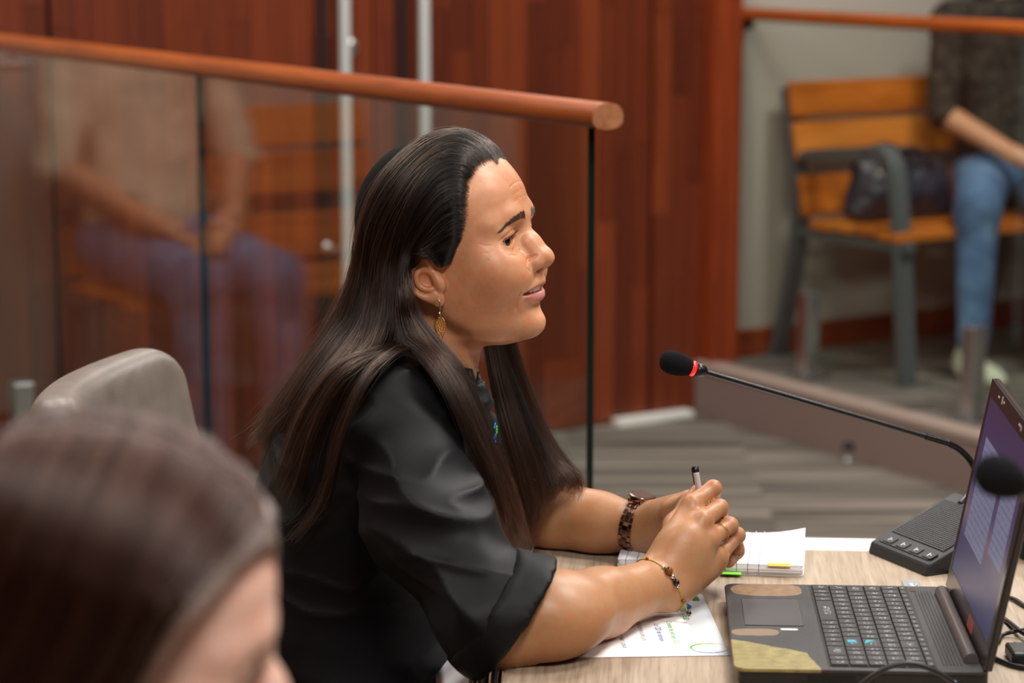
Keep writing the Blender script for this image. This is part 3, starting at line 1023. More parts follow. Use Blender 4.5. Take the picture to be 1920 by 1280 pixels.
platform('floor_platform_left', XL, GL_A + 0.06, -1.9, -1)

# ---- glass balustrades
RAIL_Z = 1.20
def oval_rail(a, y0, y1, name, parent):
    """handrail along local y at wall position a"""
    mb = MB(); seg = 28
    ring = []
    for k in range(seg):
        an = 2*math.pi*k/seg
        c_, s_ = math.cos(an), math.sin(an)
        # a D-like oval: wider than high, flat underneath
        ring.append((0.0265*math.copysign(abs(c_)**0.85, c_), 0.0205*math.copysign(abs(s_)**0.9, s_) if s_ > 0 else 0.0175*math.copysign(abs(s_)**0.7, s_)))
    n = 24
    for i in range(n+1):
        y = y0 + (y1-y0)*i/n
        for (rx, rz) in ring:
            mb.v.append((a + rx, y, RAIL_Z + rz))
    for i in range(n):
        for k in range(seg):
            k2 = (k+1) % seg
            mb.f.append((i*seg+k, i*seg+k2, (i+1)*seg+k2, (i+1)*seg+k)); mb.m.append(0)
    mb.f.append(tuple(reversed(range(seg)))); mb.m.append(1)
    mb.f.append(tuple(range(n*seg, (n+1)*seg))); mb.m.append(1)
    o = mb.build(name, [MAT_RAIL, MAT_ENDGRAIN], parent, auto=50)
    return o
def pane(a, y0, y1, z0, z1, parent):
    mb = MB(); t = 0.006
    mb.box((a - t, y0, z0), (a + t, y1, z1))
    mb.m = [1, 1, 1, 0, 1, 0]
    return mb.build('glass_pane', [MAT_GLASS, MAT_BLACKGLASS], parent)
def spigot(a, y, z0, h, parent):
    mb = MB()
    mb.box((a - 0.024, y - 0.024, z0 + 0.008), (a + 0.024, y + 0.024, z0 + h))
    o = mb.build('glass_clamp', MAT_STEEL, parent, bevel=0.004)
    mb = MB(); mb.box((a - 0.05, y - 0.05, z0), (a + 0.05, y + 0.05, z0 + 0.008)); mb.build('foot_plate', MAT_STEEL, o, bevel=0.002)
    return o
def to_room(p):
    q = ROOM_M.inverted() @ p
    return q
# left balustrade: its near end and direction are measured in the photograph
PL0 = P(1140, 222, 3.43); 
qa = to_room(PL0)
GA, GY0 = qa.x, qa.y
lb = thing('glass_balustrade', 'glass balustrade with oval wooden handrail ending behind the seated woman', 'balustrade')
lb.matrix_world = ROOM_M
oval_rail(GA, GY0, -0.02, 'handrail', lb)
# panel joint seen at column 378
def glass_y(px, ga=None):
    d = ray(px, 300)
    c0 = ROOM_M.inverted() @ Vector((0, 0, 0)); d0 = ROOM_M.to_3x3().inverted() @ Vector((d.x, d.y, 0))
    t = ((GA if ga is None else ga) - c0.x)/d0.x
    return c0.y + d0.y*t
yj = glass_y(378); ye = glass_y(1109)
pane(GA, ye, yj - 0.006, 0.07, RAIL_Z - 0.015, lb)
pane(GA, yj + 0.006, -0.012, 0.07 + STEP_H, RAIL_Z - 0.015, lb)
mb = MB(); mb.box((GA - 0.007, yj - 0.006, 0.09), (GA + 0.007, yj + 0.006, RAIL_Z - 0.015)); mb.build('joint_profile', plain('dark_joint', srgb(52, 50, 50), 0.4), lb)
for yy in (ye + 0.25, yj - 0.3): spigot(GA, yy, 0.0, 0.26, lb)
spigot(GA - 0.0, glass_y(24), STEP_H, 0.26, lb)
rb = thing('glass_balustrade', 'glass balustrade with round wooden handrail on the platform in front of the bench', 'balustrade')
rb.matrix_world = ROOM_M
oval_rail(0.02, -2.9, -0.02, 'handrail', rb)
sp1 = to_room(PZ(1512, 706, STEP_H)); sp2 = to_room(PZ(1838, 755, STEP_H))
ys1 = sp1.y; ys2 = glass_y(1838, 0.02)
pane(0.02, -1.28, -0.015, STEP_H + 0.06, RAIL_Z - 0.015, rb)
pane(0.02, -2.86, -1.30, STEP_H + 0.06, RAIL_Z - 0.015, rb)
for yy in (ys1, ys2, -1.5, -2.5): spigot(0.02, yy, STEP_H, 0.25, rb)
mb = MB(); mb.box((-0.01, -0.04, RAIL_Z - 0.045), (0.05, 0.0, RAIL_Z - 0.018)); mb.build('wall_bracket', plain('dark_bracket', srgb(40, 38, 38), 0.4), rb, bevel=0.003)

# ---- added ceiling lights, out of view: a thin frame round each panel
for (_x, _y, _sx, _sy, _w) in ADDED_LIGHTS:
    r_ = thing('added_ceiling_light', 'added square ceiling light panel, out of view', 'lamp', (_x, _y, CEIL_Z), group='added ceiling light panels')
    mb = MB()
    for s in (-1, 1):
        mb.box((-_sx/2 - 0.02, s*(_sy/2) - (0.02 if s < 0 else 0), -0.03), (_sx/2 + 0.02, s*(_sy/2) + (0.02 if s > 0 else 0), 0.0))
        mb.box((s*(_sx/2) - (0.02 if s < 0 else 0), -_sy/2, -0.03), (s*(_sx/2) + (0.02 if s > 0 else 0), _sy/2, 0.0))
    mb.build('frame', MAT_WHITE, r_)

fs = thing('floor_stop', 'small dark metal door stop standing on the carpet before the step', 'door stop', PZ(1590, 862, 0.0))
mb = MB(); mb.lathe([(0.022, 0.0), (0.022, 0.004), (0.014, 0.008), (0.012, 0.030)], None, 18); mb.build('stop_base', MAT_STEEL, fs, auto=40)
mb = MB(); mb.lathe([(0.013, 0.028), (0.016, 0.032), (0.016, 0.044), (0.012, 0.048)], None, 18); mb.build('rubber_ring', plain('stop_rubber', srgb(24, 24, 24), 0.6), fs, auto=40)

# ================================================================== BENCHES AND THE PEOPLE ON THEM
MAT_SLAT = wood('bench_slat', [srgb(168, 86, 24), srgb(204, 114, 40), srgb(222, 138, 60)], (2.0, 30, 30), 0.34, rnd=True)
MAT_BENCHMETAL = plain('bench_metal', srgb(92, 97, 99), 0.5, 0.2)
MAT_JEANS = NT('jeans')
_v = MAT_JEANS.coords('Object')
MAT_JEANS.color(MAT_JEANS.ramp(MAT_JEANS.noise(_v, 9, 5, 0.6), [(0.3, srgb(52, 78, 112)), (0.55, srgb(84, 116, 152)), (0.75, srgb(120, 150, 180))]))
MAT_JEANS.set(Roughness=0.85)
MAT_JEANS.bump(MAT_JEANS.noise(_v, 400, 2), 0.3, 0.001)
MAT_JEANS = MAT_JEANS.m

def cloth(name, stops, scale=30, rough=0.85, detail=4, bump=(500, 0.25, 0.001)):
    t = NT(name)
    v = t.coords('Object')
    t.color(t.ramp(t.noise(v, scale, detail, 0.6), stops))
    t.set(Roughness=rough)
    t.b.inputs['Specular IOR Level'].default_value = 0.25
    t.bump(t.noise(v, bump[0], 2), bump[1], bump[2])
    return t.m
MAT_BLOUSE = cloth('dark_blouse', [(0.35, srgb(26, 24, 22)), (0.5, srgb(44, 38, 32)), (0.62, srgb(66, 58, 46))], 45)
MAT_TANSHIRT = cloth('tan_shirt', [(0.3, srgb(206, 178, 150)), (0.7, srgb(220, 196, 170))], 12)
MAT_SHOE = cloth('pale_shoe', [(0.3, srgb(176, 178, 150)), (0.7, srgb(204, 204, 182))], 40)
MAT_DARKHAIR = plain('dark_hair_mass', srgb(38, 26, 20), 0.45)
MAT_BAG = plain('navy_bag_leather', srgb(34, 40, 52), 0.42, bump=(70, 0.3, 0.004))
MAT_BRASS = plain('brass', (0.75, 0.55, 0.28, 1), 0.28, 1.0)

def bench(a0, L, label, arm_sides=(-1, 1)):
    """wall bench: a0 position of its left end along the wall, L its length"""
    r = thing('bench', label, 'bench')
    r.matrix_world = ROOM_M @ Matrix.Translation((a0, 0, STEP_H))
    # slats of the back, leaning against the wall
    for (z0, z1) in ((0.735, 0.84), (0.612, 0.72), (0.445, 0.565)):
        zc = (z0+z1)/2
        y = -0.10 - (0.84 - zc)*0.22
        M = Matrix.Translation((0, y, zc)) @ Matrix.Rotation(math.radians(-12), 4, 'X')
        mb = MB(); mb.box((0.02, -0.012, -(z1-z0)/2), (L-0.02, 0.012, (z1-z0)/2), M)
        mb.build('back_slat', MAT_SLAT, r, bevel=0.004)
    for k in range(4):
        y = -0.215 - k*0.102
        mb = MB(); mb.box((0.02, y - 0.092, 0.412 + (0.004*k if k < 3 else 0.0)), (L-0.02, y, 0.440 + (0.004*k if k < 3 else 0.0)))
        mb.build('seat_slat', MAT_SLAT, r, bevel=0.004)
    for x in (0.05, L/2, L-0.05):
        # side frame of flat bar: front leg, arm, back post
        def bar(pts, w=0.028, t=0.012):
            pts = catmull(pts, 26) if len(pts) > 2 else np.array(pts, float)
            mb = MB()
            n = len(pts)
            for i in range(n):
                tg = pts[min(i+1, n-1)] - pts[max(i-1, 0)]; tg = tg/np.linalg.norm(tg)
                nr = np.array([0, -tg[2], tg[1]])
                for (sx, sn) in ((-1, -1), (1, -1), (1, 1), (-1, 1)):
                    q = pts[i] + np.array([sx*w, 0, 0]) + nr*sn*t
                    mb.v.append(tuple(q))
            for i in range(n-1):
                for k in range(4):
                    k2 = (k+1) % 4
                    mb.f.append((i*4+k, i*4+k2, (i+1)*4+k2, (i+1)*4+k)); mb.m.append(0)
            mb.f.append((3, 2, 1, 0)); mb.f.append(((n-1)*4, (n-1)*4+1, (n-1)*4+2, (n-1)*4+3)); mb.m += [0, 0]
            return mb
        if x != L/2:
            mb = bar([(x, -0.635, 0.0), (x, -0.615, 0.2), (x, -0.59, 0.45), (x, -0.565, 0.60), (x, -0.535, 0.652), (x, -0.49, 0.668), (x, -0.40, 0.655), (x, -0.25, 0.64), (x, -0.15, 0.625)])
            mb.build('arm', MAT_BENCHMETAL, r, auto=40)
        mb = bar([(x, -0.04, 0.0), (x, -0.10, 0.22), (x, -0.135, 0.42), (x, -0.115, 0.6), (x, -0.075, 0.82)])
        mb.build('back_post', MAT_BENCHMETAL, r, auto=40)
        mb = bar([(x, -0.12, 0.395), (x, -0.38, 0.395), (x, -0.632, 0.40)], 0.02, 0.012)
        mb.build('seat_bearer', MAT_BENCHMETAL, r, auto=40)
    return r

BL = to_room(PZ(1442, 662, STEP_H))
bench_r = bench(BL.x - 0.05, 1.75, 'wooden slat bench with grey metal arms against the grey wall, handbag on it')
bench_l = bench(GL_A - 1.22, 0.92, 'wooden slat bench with grey metal arms, mirrored in the glass balustrade')

# ---- generic seated figure, facing local -y, seat 0.45 high
def seated(name, label, M, top_mat, leg_mat, shoe_mat, skin, hair_long=True, hand=(0.05, -0.30, 0.60), lean=0.02, arms_out=0.0, head=True, sleeve=0.55, legs_dx=(-0.10, 0.11), knee_y=-0.47):
    root = thing(name, label, 'person')
    root.matrix_world = M
    S = lambda *p: np.array(p, float)
    hipz = 0.545
    pel = S(0, -0.02, hipz); chest = S(0, 0.03 + lean, 0.90); neck = S(0, 0.02 + lean, 1.06)
    shs = [S(s*0.175, 0.04 + lean, 1.01) for s in (-1, 1)]
    elb = [S(s*(0.235 + arms_out), -0.02, 0.74) for s in (-1, 1)]
    wr = [S(s*hand[0] + s*0.06, hand[1] + 0.05, hand[2] + 0.03) for s in (-1, 1)]
    knees = [S(legs_dx[i], knee_y, 0.50) for i in (0, 1)]
    ank = [S(legs_dx[i]*1.05, knee_y - 0.03, 0.10) for i in (0, 1)]
    # blouse
    f = Field((-0.42, -0.46, 0.40), (0.42, 0.28, 1.12), 0.008, 0.1)
    f.ell(pel + S(0, 0.02, 0.06), (0.165, 0.125, 0.13), 0.05)
    f.ell((pel + chest)/2, (0.15, 0.115, 0.17), 0.06)
    f.ell(chest, (0.165, 0.115, 0.16), 0.06)
    f.cap(shs[0], shs[1], 0.062, 0.062, 0.05)
    f.cap(chest + S(0, 0, 0.05), neck + S(0, 0, -0.03), 0.09, 0.062, 0.04)
    for i in (0, 1):
        e = shs[i] + (elb[i] - shs[i])*min(1.0, sleeve*1.6)
        f.chain([shs[i], e], [0.058, 0.052], 0.03)
    v, q = f.mesh()
    n_ = vnoise(v, 14, 4)*0.006 + vnoise(v, 30, 6)*0.003
    v = v + np.stack([n_, n_, n_*0.3], 1)
    mesh_from('blouse', [(v, q)], top_mat, root)
    # trousers
    f = Field((-0.46, -0.66, 0.03), (0.36, 0.22, 0.72), 0.008, 0.1)
    f.ell(pel + S(0, 0.02, 0.01), (0.17, 0.13, 0.10), 0.05)
    for i in (0, 1):
        h = pel + S((-0.09, 0.09)[i], 0.0, 0.0)
        f.chain([h, knees[i], ank[i] + S(0, 0, 0.02)], [0.088, 0.064, 0.046], 0.03)
    v, q = f.mesh()
    n_ = vnoise(v, 18, 9)*0.005
    mesh_from('trousers', [(v + n_[:, None]*np.array([1, 1, 0.2]), q)], leg_mat, root)
    for i in (0, 1):
        f = Field((-0.08, -0.22, -0.02), (0.08, 0.12, 0.16), 0.006, 0.1)
        f.ell((0, -0.06, 0.03), (0.042, 0.125, 0.038), 0.02)
        f.ell((0, 0.03, 0.055), (0.04, 0.05, 0.055), 0.03)
        sl, X, Y, Z = f.sub((-0.1, -0.3, -0.05), (0.1, 0.2, 0.2))
        f.op(sl, 0.002 - Z + 0*X + 0*Y, 0.004, 'int')
        v, q = f.mesh()
        mesh_from('shoe', [(v + np.array([ank[i][0], ank[i][1], 0.0]), q)], shoe_mat, root)
    # body: forearms, hands, neck, head in one mesh
    parts, cols = [], []
    f = Field((-0.42, -0.50, 0.50), (0.42, 0.2, 0.95), 0.0055, 0.1)
    for i, s in ((0, -1), (1, 1)):
        e0 = shs[i] + (elb[i] - shs[i])*0.5
        f.chain([e0, elb[i], wr[i]], [0.042, 0.038, 0.026], 0.02)
        d = S(s*hand[0], hand[1], hand[2]) - wr[i]; d = d/np.linalg.norm(d)
        side = np.cross(d, S(0, 0, 1)); side /= np.linalg.norm(side)
        pc = wr[i] + d*0.05
        f.cap(wr[i], pc + d*0.02, 0.026, 0.030, 0.02)
        for k in range(4):
            b = pc + d*0.025 + side*(k - 1.5)*0.019
            L = (0.036, 0.042, 0.039, 0.031)[k]
            m1 = b + d*L + S(0, 0, -0.006); t1 = m1 + d*L*0.7 + S(0, 0, -0.022)
            f.chain([b, m1, t1], [0.0095, 0.0088, 0.0072], 0.006)
        th = pc + side*(-s)*0.03 - d*0.01
        f.chain([pc - d*0.02, th + d*0.02, th + d*0.05 + S(0, 0, -0.01)], [0.015, 0.0105, 0.0085], 0.008)
    parts.append(f.mesh()); cols.append(np.tile(skin, (len(parts[-1][0]), 1)))
    if head:
        hf = head_field(0.0030)
        v, q = hf.mesh()
        c = head_colors(v, np.array(skin))
        R3 = np.array(Matrix.Rotation(-math.pi/2, 3, 'Z'))
        hp = neck + S(0, -0.03, 0.165)
        vv = v @ R3.T + hp
        parts.append((vv, q)); cols.append(c)
        HMl = Matrix.Translation(Vector(hp)) @ Matrix.Rotation(-math.pi/2, 4, 'Z')
        head_details(hf, root, HMl, None, detail=False)
        # hair as one shaped mass
        f = Field((-0.14, -0.14, -0.30), (0.14, 0.16, 0.16), 0.006, 0.1)
        f.ell((0, 0.035, 0.045), (0.086, 0.108, 0.098), 0.02)
        if hair_long:
            f.ell((0, 0.075, -0.08), (0.092, 0.06, 0.16), 0.05)
        f.ell((0, -0.085, -0.045), (0.078, 0.075, 0.125), 0.015, 'cut')
        v, q = f.mesh()
        mesh_from('hair', [(v + hp, q)], MAT_DARKHAIR, root)
    mesh_from('body', parts, MAT_SKIN, root, cols)
    return root

def a_for(px, y, z):
    """position along the wall whose point (y from wall, height z) falls in image column px"""
    best = None
    lo, hi = -6.0, 4.0
    for _ in range(60):
        mid = (lo + hi)/2
        p = ROOM_M @ Vector((mid, y, z))
        zc = p.y*math.cos(PITCH) + (CAM_H - p.z)*math.sin(PITCH)
        x = 960 + F_PX*p.x/zc
        if x < px: lo = mid
        else: hi = mid
    return mid
ap = a_for(1890, -0.33, STEP_H + 0.8)
PERSON_B = seated('person', 'person in dark patterned blouse and blue jeans sitting on the bench, hands in lap',
                  ROOM_M @ Matrix.Translation((ap, -0.34, STEP_H)) @ Matrix.Rotation(math.radians(-15), 4, 'Z'), MAT_BLOUSE, MAT_JEANS, MAT_SHOE, SKIN_A*0.9, legs_dx=(-0.31, -0.06), knee_y=-0.40, sleeve=0.62)
# second sitter, seen only as a reflection in the left balustrade
def mirrored_place(px, Yv, h):
    p = P(px, 300, Yv)
    q = to_room(Vector((p.x, p.y, 0)))
    return 2*GA - q.x, q.y
axm, aym = mirrored_place(262, 5.62, 0)
PERSON_C = seated('person', 'person in tan shirt and blue jeans mirrored in the glass balustrade',
                  ROOM_M @ Matrix.Translation((axm - 0.09, -0.36, STEP_H)), MAT_TANSHIRT, MAT_JEANS, MAT_SHOE, SKIN_A*0.95, legs_dx=(-0.11, 0.08), hair_long=False, sleeve=0.65)
# wall switch behind the second sitter, also only mirrored
sx = 2*GA - to_room(Vector((P(70, 122, 5.86).x, 5.86, 0))).x
sw = thing('wall_switch', 'small white framed wall switch mirrored in the glass', 'switch')
sw.matrix_world = ROOM_M @ Matrix.Translation((sx, 0, 1.16))
mb = MB(); mb.box((-0.042, -0.009, -0.042), (0.042, 0.0, 0.042)); mb.build('plate', MAT_WHITE, sw, bevel=0.004)
mb = MB(); mb.box((-0.026, -0.013, -0.026), (0.026, -0.009, 0.026)); mb.build('rocker', plain('switch_rocker', srgb(150, 146, 140), 0.5), sw, bevel=0.002)

# ---- handbag on the bench
ab = a_for(1680, -0.36, STEP_H + 0.52)
hb = thing('handbag', 'dark navy leather handbag slumped on the bench beside the sitter', 'handbag')
hb.matrix_world = ROOM_M @ Matrix.Translation((ab, -0.37, STEP_H + 0.4525)) @ Matrix.Rotation(math.radians(-8), 4, 'Z')
f = Field((-0.24, -0.14, -0.03), (0.24, 0.14, 0.26), 0.006, 0.1)
f.ell((0, 0, 0.065), (0.165, 0.085, 0.075), 0.03)
f.ell((-0.07, 0, 0.10), (0.085, 0.06, 0.075), 0.04)
f.ell((0.085, 0, 0.10), (0.08, 0.06, 0.065), 0.04)
f.cap((-0.12, 0, 0.02), (0.12, 0, 0.02), 0.06, 0.06, 0.03)
f.chain([(-0.14, -0.0, 0.15), (0.0, 0, 0.142), (0.14, 0, 0.14)], [0.022, 0.015, 0.02], 0.03)
sl, X, Y, Z = f.sub((-1, -1, -1), (1, 1, 1)); f.op(sl, 0.0 - Z + 0*X + 0*Y, 0.01, 'int')
v, q = f.mesh()
n_ = vnoise(v, 22, 2)*0.008 + vnoise(v, 48, 3)*0.004
v = v + n_[:, None]*np.array([0.7, 1.0, 0.5])*np.clip(v[:, 2:3]/0.02, 0, 1)
mesh_from('bag_body', [(v, q)], MAT_BAG, hb)
for s in (-1, 1):
    mb = MB(); mb.tube(catmull([(-0.09, s*0.045, 0.14), (-0.075, s*0.055, 0.19), (0.0, s*0.062, 0.205), (0.06, s*0.06, 0.175), (0.085, s*0.05, 0.13)], 24), 0.009, 8)
    hnd = mb.build('handle', MAT_BAG, hb, smooth=True)
    for x in (-0.09, 0.085):
        mb = MB(); mb.tube([(x + 0.016*math.cos(t), s*0.05, 0.125 + 0.016*math.sin(t)) for t in np.linspace(0, 2*math.pi, 14)], 0.0035, 6, cap=False)
        mb.build('ring', MAT_BRASS, hnd, smooth=True)

# ================================================================== TABLE AND WHAT STANDS ON IT
TZ = 0.74
TA = math.radians(-4.0)
TC = PZ(1001, 1021, TZ)                                   # far corner on the woman's side
T_M = Matrix.Translation(TC) @ Matrix.Rotation(TA, 4, 'Z')   # local x to the right, local -y towards the camera
def t_loc(p): return T_M.inverted() @ p

def oak(name):
    t = NT(name)
    v = t.coords('Object')
    br = t.n('ShaderNodeTexBrick')
    br.offset = 0.37; br.squash = 1.0
    mp = t.n('ShaderNodeMapping'); mp.inputs['Rotation'].default_value = (0, 0, math.pi/2)
    t.l(v, mp.inputs[0]); t.l(mp.outputs[0], br.inputs['Vector'])
    br.inputs['Color1'].default_value = (0, 0, 0, 1); br.inputs['Color2'].default_value = (1, 1, 1, 1); br.inputs['Mortar'].default_value = (0.5, 0.5, 0.5, 1)
    br.inputs['Scale'].default_value = 1.0; br.inputs['Mortar Size'].default_value = 0.0
    br.inputs['Brick Width'].default_value = 0.42; br.inputs['Row Height'].default_value = 0.075; br.inputs['Bias'].default_value = 0.0
    mp2 = t.n('ShaderNodeMapping'); mp2.inputs['Scale'].default_value = (90, 4.5, 1)
    mp2.inputs['Rotation'].default_value = (0, 0, 0.06)
    t.l(v, mp2.inputs[0])
    g1 = t.noise(mp2.outputs[0], 1.0, 4, 0.6, 0.8)
    mp3 = t.n('ShaderNodeMapping'); mp3.inputs['Scale'].default_value = (300, 16, 1)
    t.l(v, mp3.inputs[0])
    g2 = t.noise(mp3.outputs[0], 1.0, 2, 0.5)
    k = t.math('ADD', t.math('MULTIPLY', g1, 0.6), t.math('MULTIPLY', g2, 0.4))
    k = t.math('ADD', k, t.math('MULTIPLY', t.math('SUBTRACT', br.outputs['Color'], 0.5), 0.12))
    t.color(t.ramp(k, [(0.30, srgb(130, 111, 93)), (0.48, srgb(164, 145, 124)), (0.68, srgb(184, 167, 147))]))
    t.set(Roughness=0.42)
    t.bump(k, 0.06, 0.001)
    return t.m
MAT_OAK = oak('light_oak')
table = thing('table', 'light oak table top with a pale end strip, laptop and papers on it', 'table')
table.matrix_world = T_M
TW, TD = 0.78, 1.75
mb = MB(); mb.box((0, -TD, -0.028), (TW, -0.0, 0.0)); mb.build('table_top', MAT_OAK, table, bevel=0.0015)
mb = MB(); mb.box((0.0, 0.004, -0.03), (TW, 0.075, -0.004)); mb.build('end_strip', plain('pale_laminate', srgb(206, 208, 202), 0.45), table, bevel=0.002)
MAT_TFRAME = plain('table_frame_grey', srgb(150, 152, 152), 0.4, 0.6)
for (x, y) in ((0.06, -0.12), (TW-0.06, -0.12), (0.06, -TD+0.12), (TW-0.06, -TD+0.12)):
    mb = MB(); mb.box((x-0.025, y-0.025, -TZ), (x+0.025, y+0.025, -0.028)); mb.build('leg', MAT_TFRAME, table, bevel=0.003)
mb = MB(); mb.box((TW*0.5-0.01, -TD+0.15, -0.40), (TW*0.5+0.01, -0.15, -0.028)); mb.build('modesty_panel', MAT_TFRAME, table)

# ---- laptop
LH = 0.021
A_ = PZ(1358, 1093, TZ + LH); B_ = PZ(1375, 1252, TZ + LH); C_ = PZ(1778, 1099, TZ + LH)
ex = (C_ - A_); ex.z = 0
ey = (B_ - A_); ey.z = 0
L_DEP, L_WID = 0.247, ey.length
ang = (math.atan2(ex.y, ex.x) + math.atan2(ey.y, ey.x) + math.pi/2)/2
lap = thing('laptop', 'open black laptop with worn patchy palm rest facing the woman', 'laptop')
lap.matrix_world = Matrix.Translation(Vector((A_.x, A_.y, TZ))) @ Matrix.Rotation(ang, 4, 'Z')     # x towards the hinge, -y towards the camera
def palm_mat():
    t = NT('palm_rest')
    v = t.coords('Object')
    sp = t.n('ShaderNodeSeparateXYZ'); t.l(v, sp.inputs[0])
    x, y = sp.outputs[0], sp.outputs[1]
    n = t.noise(v, 60, 4, 0.6)
    nn = t.math('MULTIPLY', t.math('SUBTRACT', n, 0.5), 0.007)
    def blob(cx, cy, rx, ry):
        a = t.math('DIVIDE', t.math('SUBTRACT', t.math('ADD', x, nn), cx), rx)
        b = t.math('DIVIDE', t.math('SUBTRACT', t.math('ADD', y, nn), cy), ry)
        d = t.math('ADD', t.math('POWER', t.math('ABSOLUTE', a), 3.0), t.math('POWER', t.math('ABSOLUTE', b), 3.0))
        return t.math('LESS_THAN', d, 1.0)
    base = t.ramp(t.noise(v, 500, 2), [(0.35, srgb(38, 37, 38)), (0.65, srgb(52, 50, 50))])
    W_ = L_WID
    m1 = blob(0.045, -0.024, 0.038, 0.024)
    c1 = t.ramp(t.noise(v, 130, 3), [(0.3, srgb(118, 88, 60)), (0.7, srgb(146, 114, 80))])
    fr_y = t.math('DIVIDE', t.math('SUBTRACT', nn, y), W_)
    m2 = t.math('MULTIPLY', t.math('GREATER_THAN', fr_y, t.math('ADD', 0.68, t.math('MULTIPLY', x, 1.92))), t.math('LESS_THAN', t.math('ADD', x, nn), t.math('ADD', 0.073, t.math('MULTIPLY', t.math('SUBTRACT', fr_y, 0.82), 0.066))))
    c2 = t.ramp(t.noise(v, 90, 3), [(0.3, srgb(124, 112, 66)), (0.7, srgb(156, 142, 84))])
    m3 = blob(0.026, -W_*0.60, 0.024, 0.012)
    c = t.mix(m1, base, c1); c = t.mix(m2, c, c2); c = t.mix(m3, c, srgb(128, 106, 82))
    t.color(c)
    t.set(Roughness=0.5)
    # woven relief
    w = t.n('ShaderNodeTexWave'); w.inputs['Scale'].default_value = 260; t.l(v, w.inputs['Vector'])
    t.bump(w.outputs['Fac'], 0.15, 0.0006)
    return t.m
MAT_LAP = plain('laptop_black', srgb(40, 39, 40), 0.42, bump=(900, 0.1, 0.0005))
MAT_LAPDARK = plain('laptop_dark', srgb(22, 21, 22), 0.4)
MAT_LAPGLOSS = plain('laptop_gloss', srgb(40, 34, 36), 0.2)
def rrect(x0, x1, y0, y1, r, n=6):
    pts = []
    for (cx, cy, a0) in ((x1-r, y1-r, 0), (x0+r, y1-r, 90), (x0+r, y0+r, 180), (x1-r, y0+r, 270)):
        for k in range(n+1):
            a = math.radians(a0 + 90*k/n)
            pts.append((cx + r*math.cos(a), cy + r*math.sin(a)))
    return pts
mb = MB(); mb.prism(rrect(0.004, L_DEP, -L_WID+0.003, -0.003, 0.010), 0.003, LH - 0.003); mb.build('underside', MAT_LAPDARK, lap, bevel=0.002)
mb = MB(); mb.prism(rrect(0.0, L_DEP, -L_WID, 0.0, 0.012), LH - 0.004, LH); deck = mb.build('deck', palm_mat(), lap, bevel=0.001)
for (x, y) in ((0.03, -0.04), (0.03, -L_WID+0.04), (0.21, -0.04), (0.21, -L_WID+0.04)):
    mb = MB(); mb.lathe([(0.007, 0), (0.007, 0.0031)], Matrix.Translation((x, y, 0)), 12); mb.build('rubber_foot', MAT_LAPDARK, lap)
# touchpad: a recessed plate with a hairline round it
tp_y0, tp_y1 = -L_WID*0.525, -L_WID*0.205
mb = MB(); mb.box((0.016, tp_y0, LH), (0.077, tp_y1, LH + 0.0003)); mb.build('touchpad_border', plain('touchpad_line', srgb(20, 20, 20), 0.5), lap)
mb = MB(); mb.box((0.0166, tp_y0 + 0.0006, LH + 0.0003), (0.0764, tp_y1 - 0.0006, LH + 0.0006)); mb.build('touchpad', plain('touchpad', srgb(74, 72, 72), 0.4), lap)
mb = MB(); mb.prism(rrect(0.052, 0.070, -L_WID*0.575, -L_WID*0.555, 0.003), LH, LH + 0.0004); mb.build('sticker', plain('torn_sticker', srgb(214, 222, 222), 0.6), lap)
# key bed and keys: rows run along y, far end = the laptop's left
KX0, KX1 = 0.094, 0.196
mb = MB(); mb.box((KX0 - 0.002, -L_WID + 0.010, LH), (KX1 + 0.002, -0.006, LH + 0.0003)); mb.build('key_bed', MAT_LAPDARK, lap)
def key_mat():
    t = NT('keycap')
    tc = t.n('ShaderNodeTexCoord')
    oi = t.n('ShaderNodeObjectInfo')
    sp = t.n('ShaderNodeSeparateXYZ'); t.l(tc.outputs['Generated'], sp.inputs[0])
    # a small pale legend whose strokes differ from key to key
    va = t.n('ShaderNodeVectorMath', operation='ADD'); cb = t.n('ShaderNodeCombineXYZ')
    k = t.math('MULTIPLY', oi.outputs['Random'], 91.0)
    t.l(k, cb.inputs[0]); t.l(k, cb.inputs[1])
    t.l(tc.outputs['Object'], va.inputs[0]); t.l(cb.outputs[0], va.inputs[1])
    n = t.noise(va.outputs[0], 420, 2, 0.6)
    dx = t.math('ABSOLUTE', t.math('SUBTRACT', sp.outputs[0], 0.55)); dy = t.math('ABSOLUTE', t.math('SUBTRACT', sp.outputs[1], 0.5))
    inside = t.math('MULTIPLY', t.math('LESS_THAN', dx, 0.2), t.math('LESS_THAN', dy, 0.2))
    m = t.math('MULTIPLY', inside, t.math('GREATER_THAN', n, 0.55))
    t.color(t.mix(m, srgb(40, 39, 40), srgb(170, 170, 170)))
    t.set(Roughness=0.5)
    return t.m
MAT_KEY = key_mat()
MAT_TEAL = plain('teal_mark', srgb(32, 160, 182), 0.5)
_key_me = {}
def key(x0, x1, y0, y1):
    k_ = (round(x1-x0, 4), round(y1-y0, 4))
    if k_ not in _key_me:
        m_ = MB(); w, h = k_; i = 0.0007; g = 0.0005
        m_.add([(g, g, 0), (w-g, g, 0), (w-g, h-g, 0), (g, h-g, 0), (g+i, g+i, 0.0022), (w-g-i, g+i, 0.0022), (w-g-i, h-g-i, 0.0022), (g+i, h-g-i, 0.0022)],
               [(3, 2, 1, 0), (4, 5, 6, 7), (0, 1, 5, 4), (1, 2, 6, 5), (2, 3, 7, 6), (3, 0, 4, 7)])
        me = bpy.data.meshes.new('key'); me.from_pydata(m_.v, [], m_.f); me.materials.append(MAT_KEY); me.update()
        _key_me[k_] = me
    o = bpy.data.objects.new('key', _key_me[k_]); link(o, lap)
    o.location = (x0, y0, LH + 0.0003)
    return o
row_h = (KX1 - KX0 - 0.009)/5
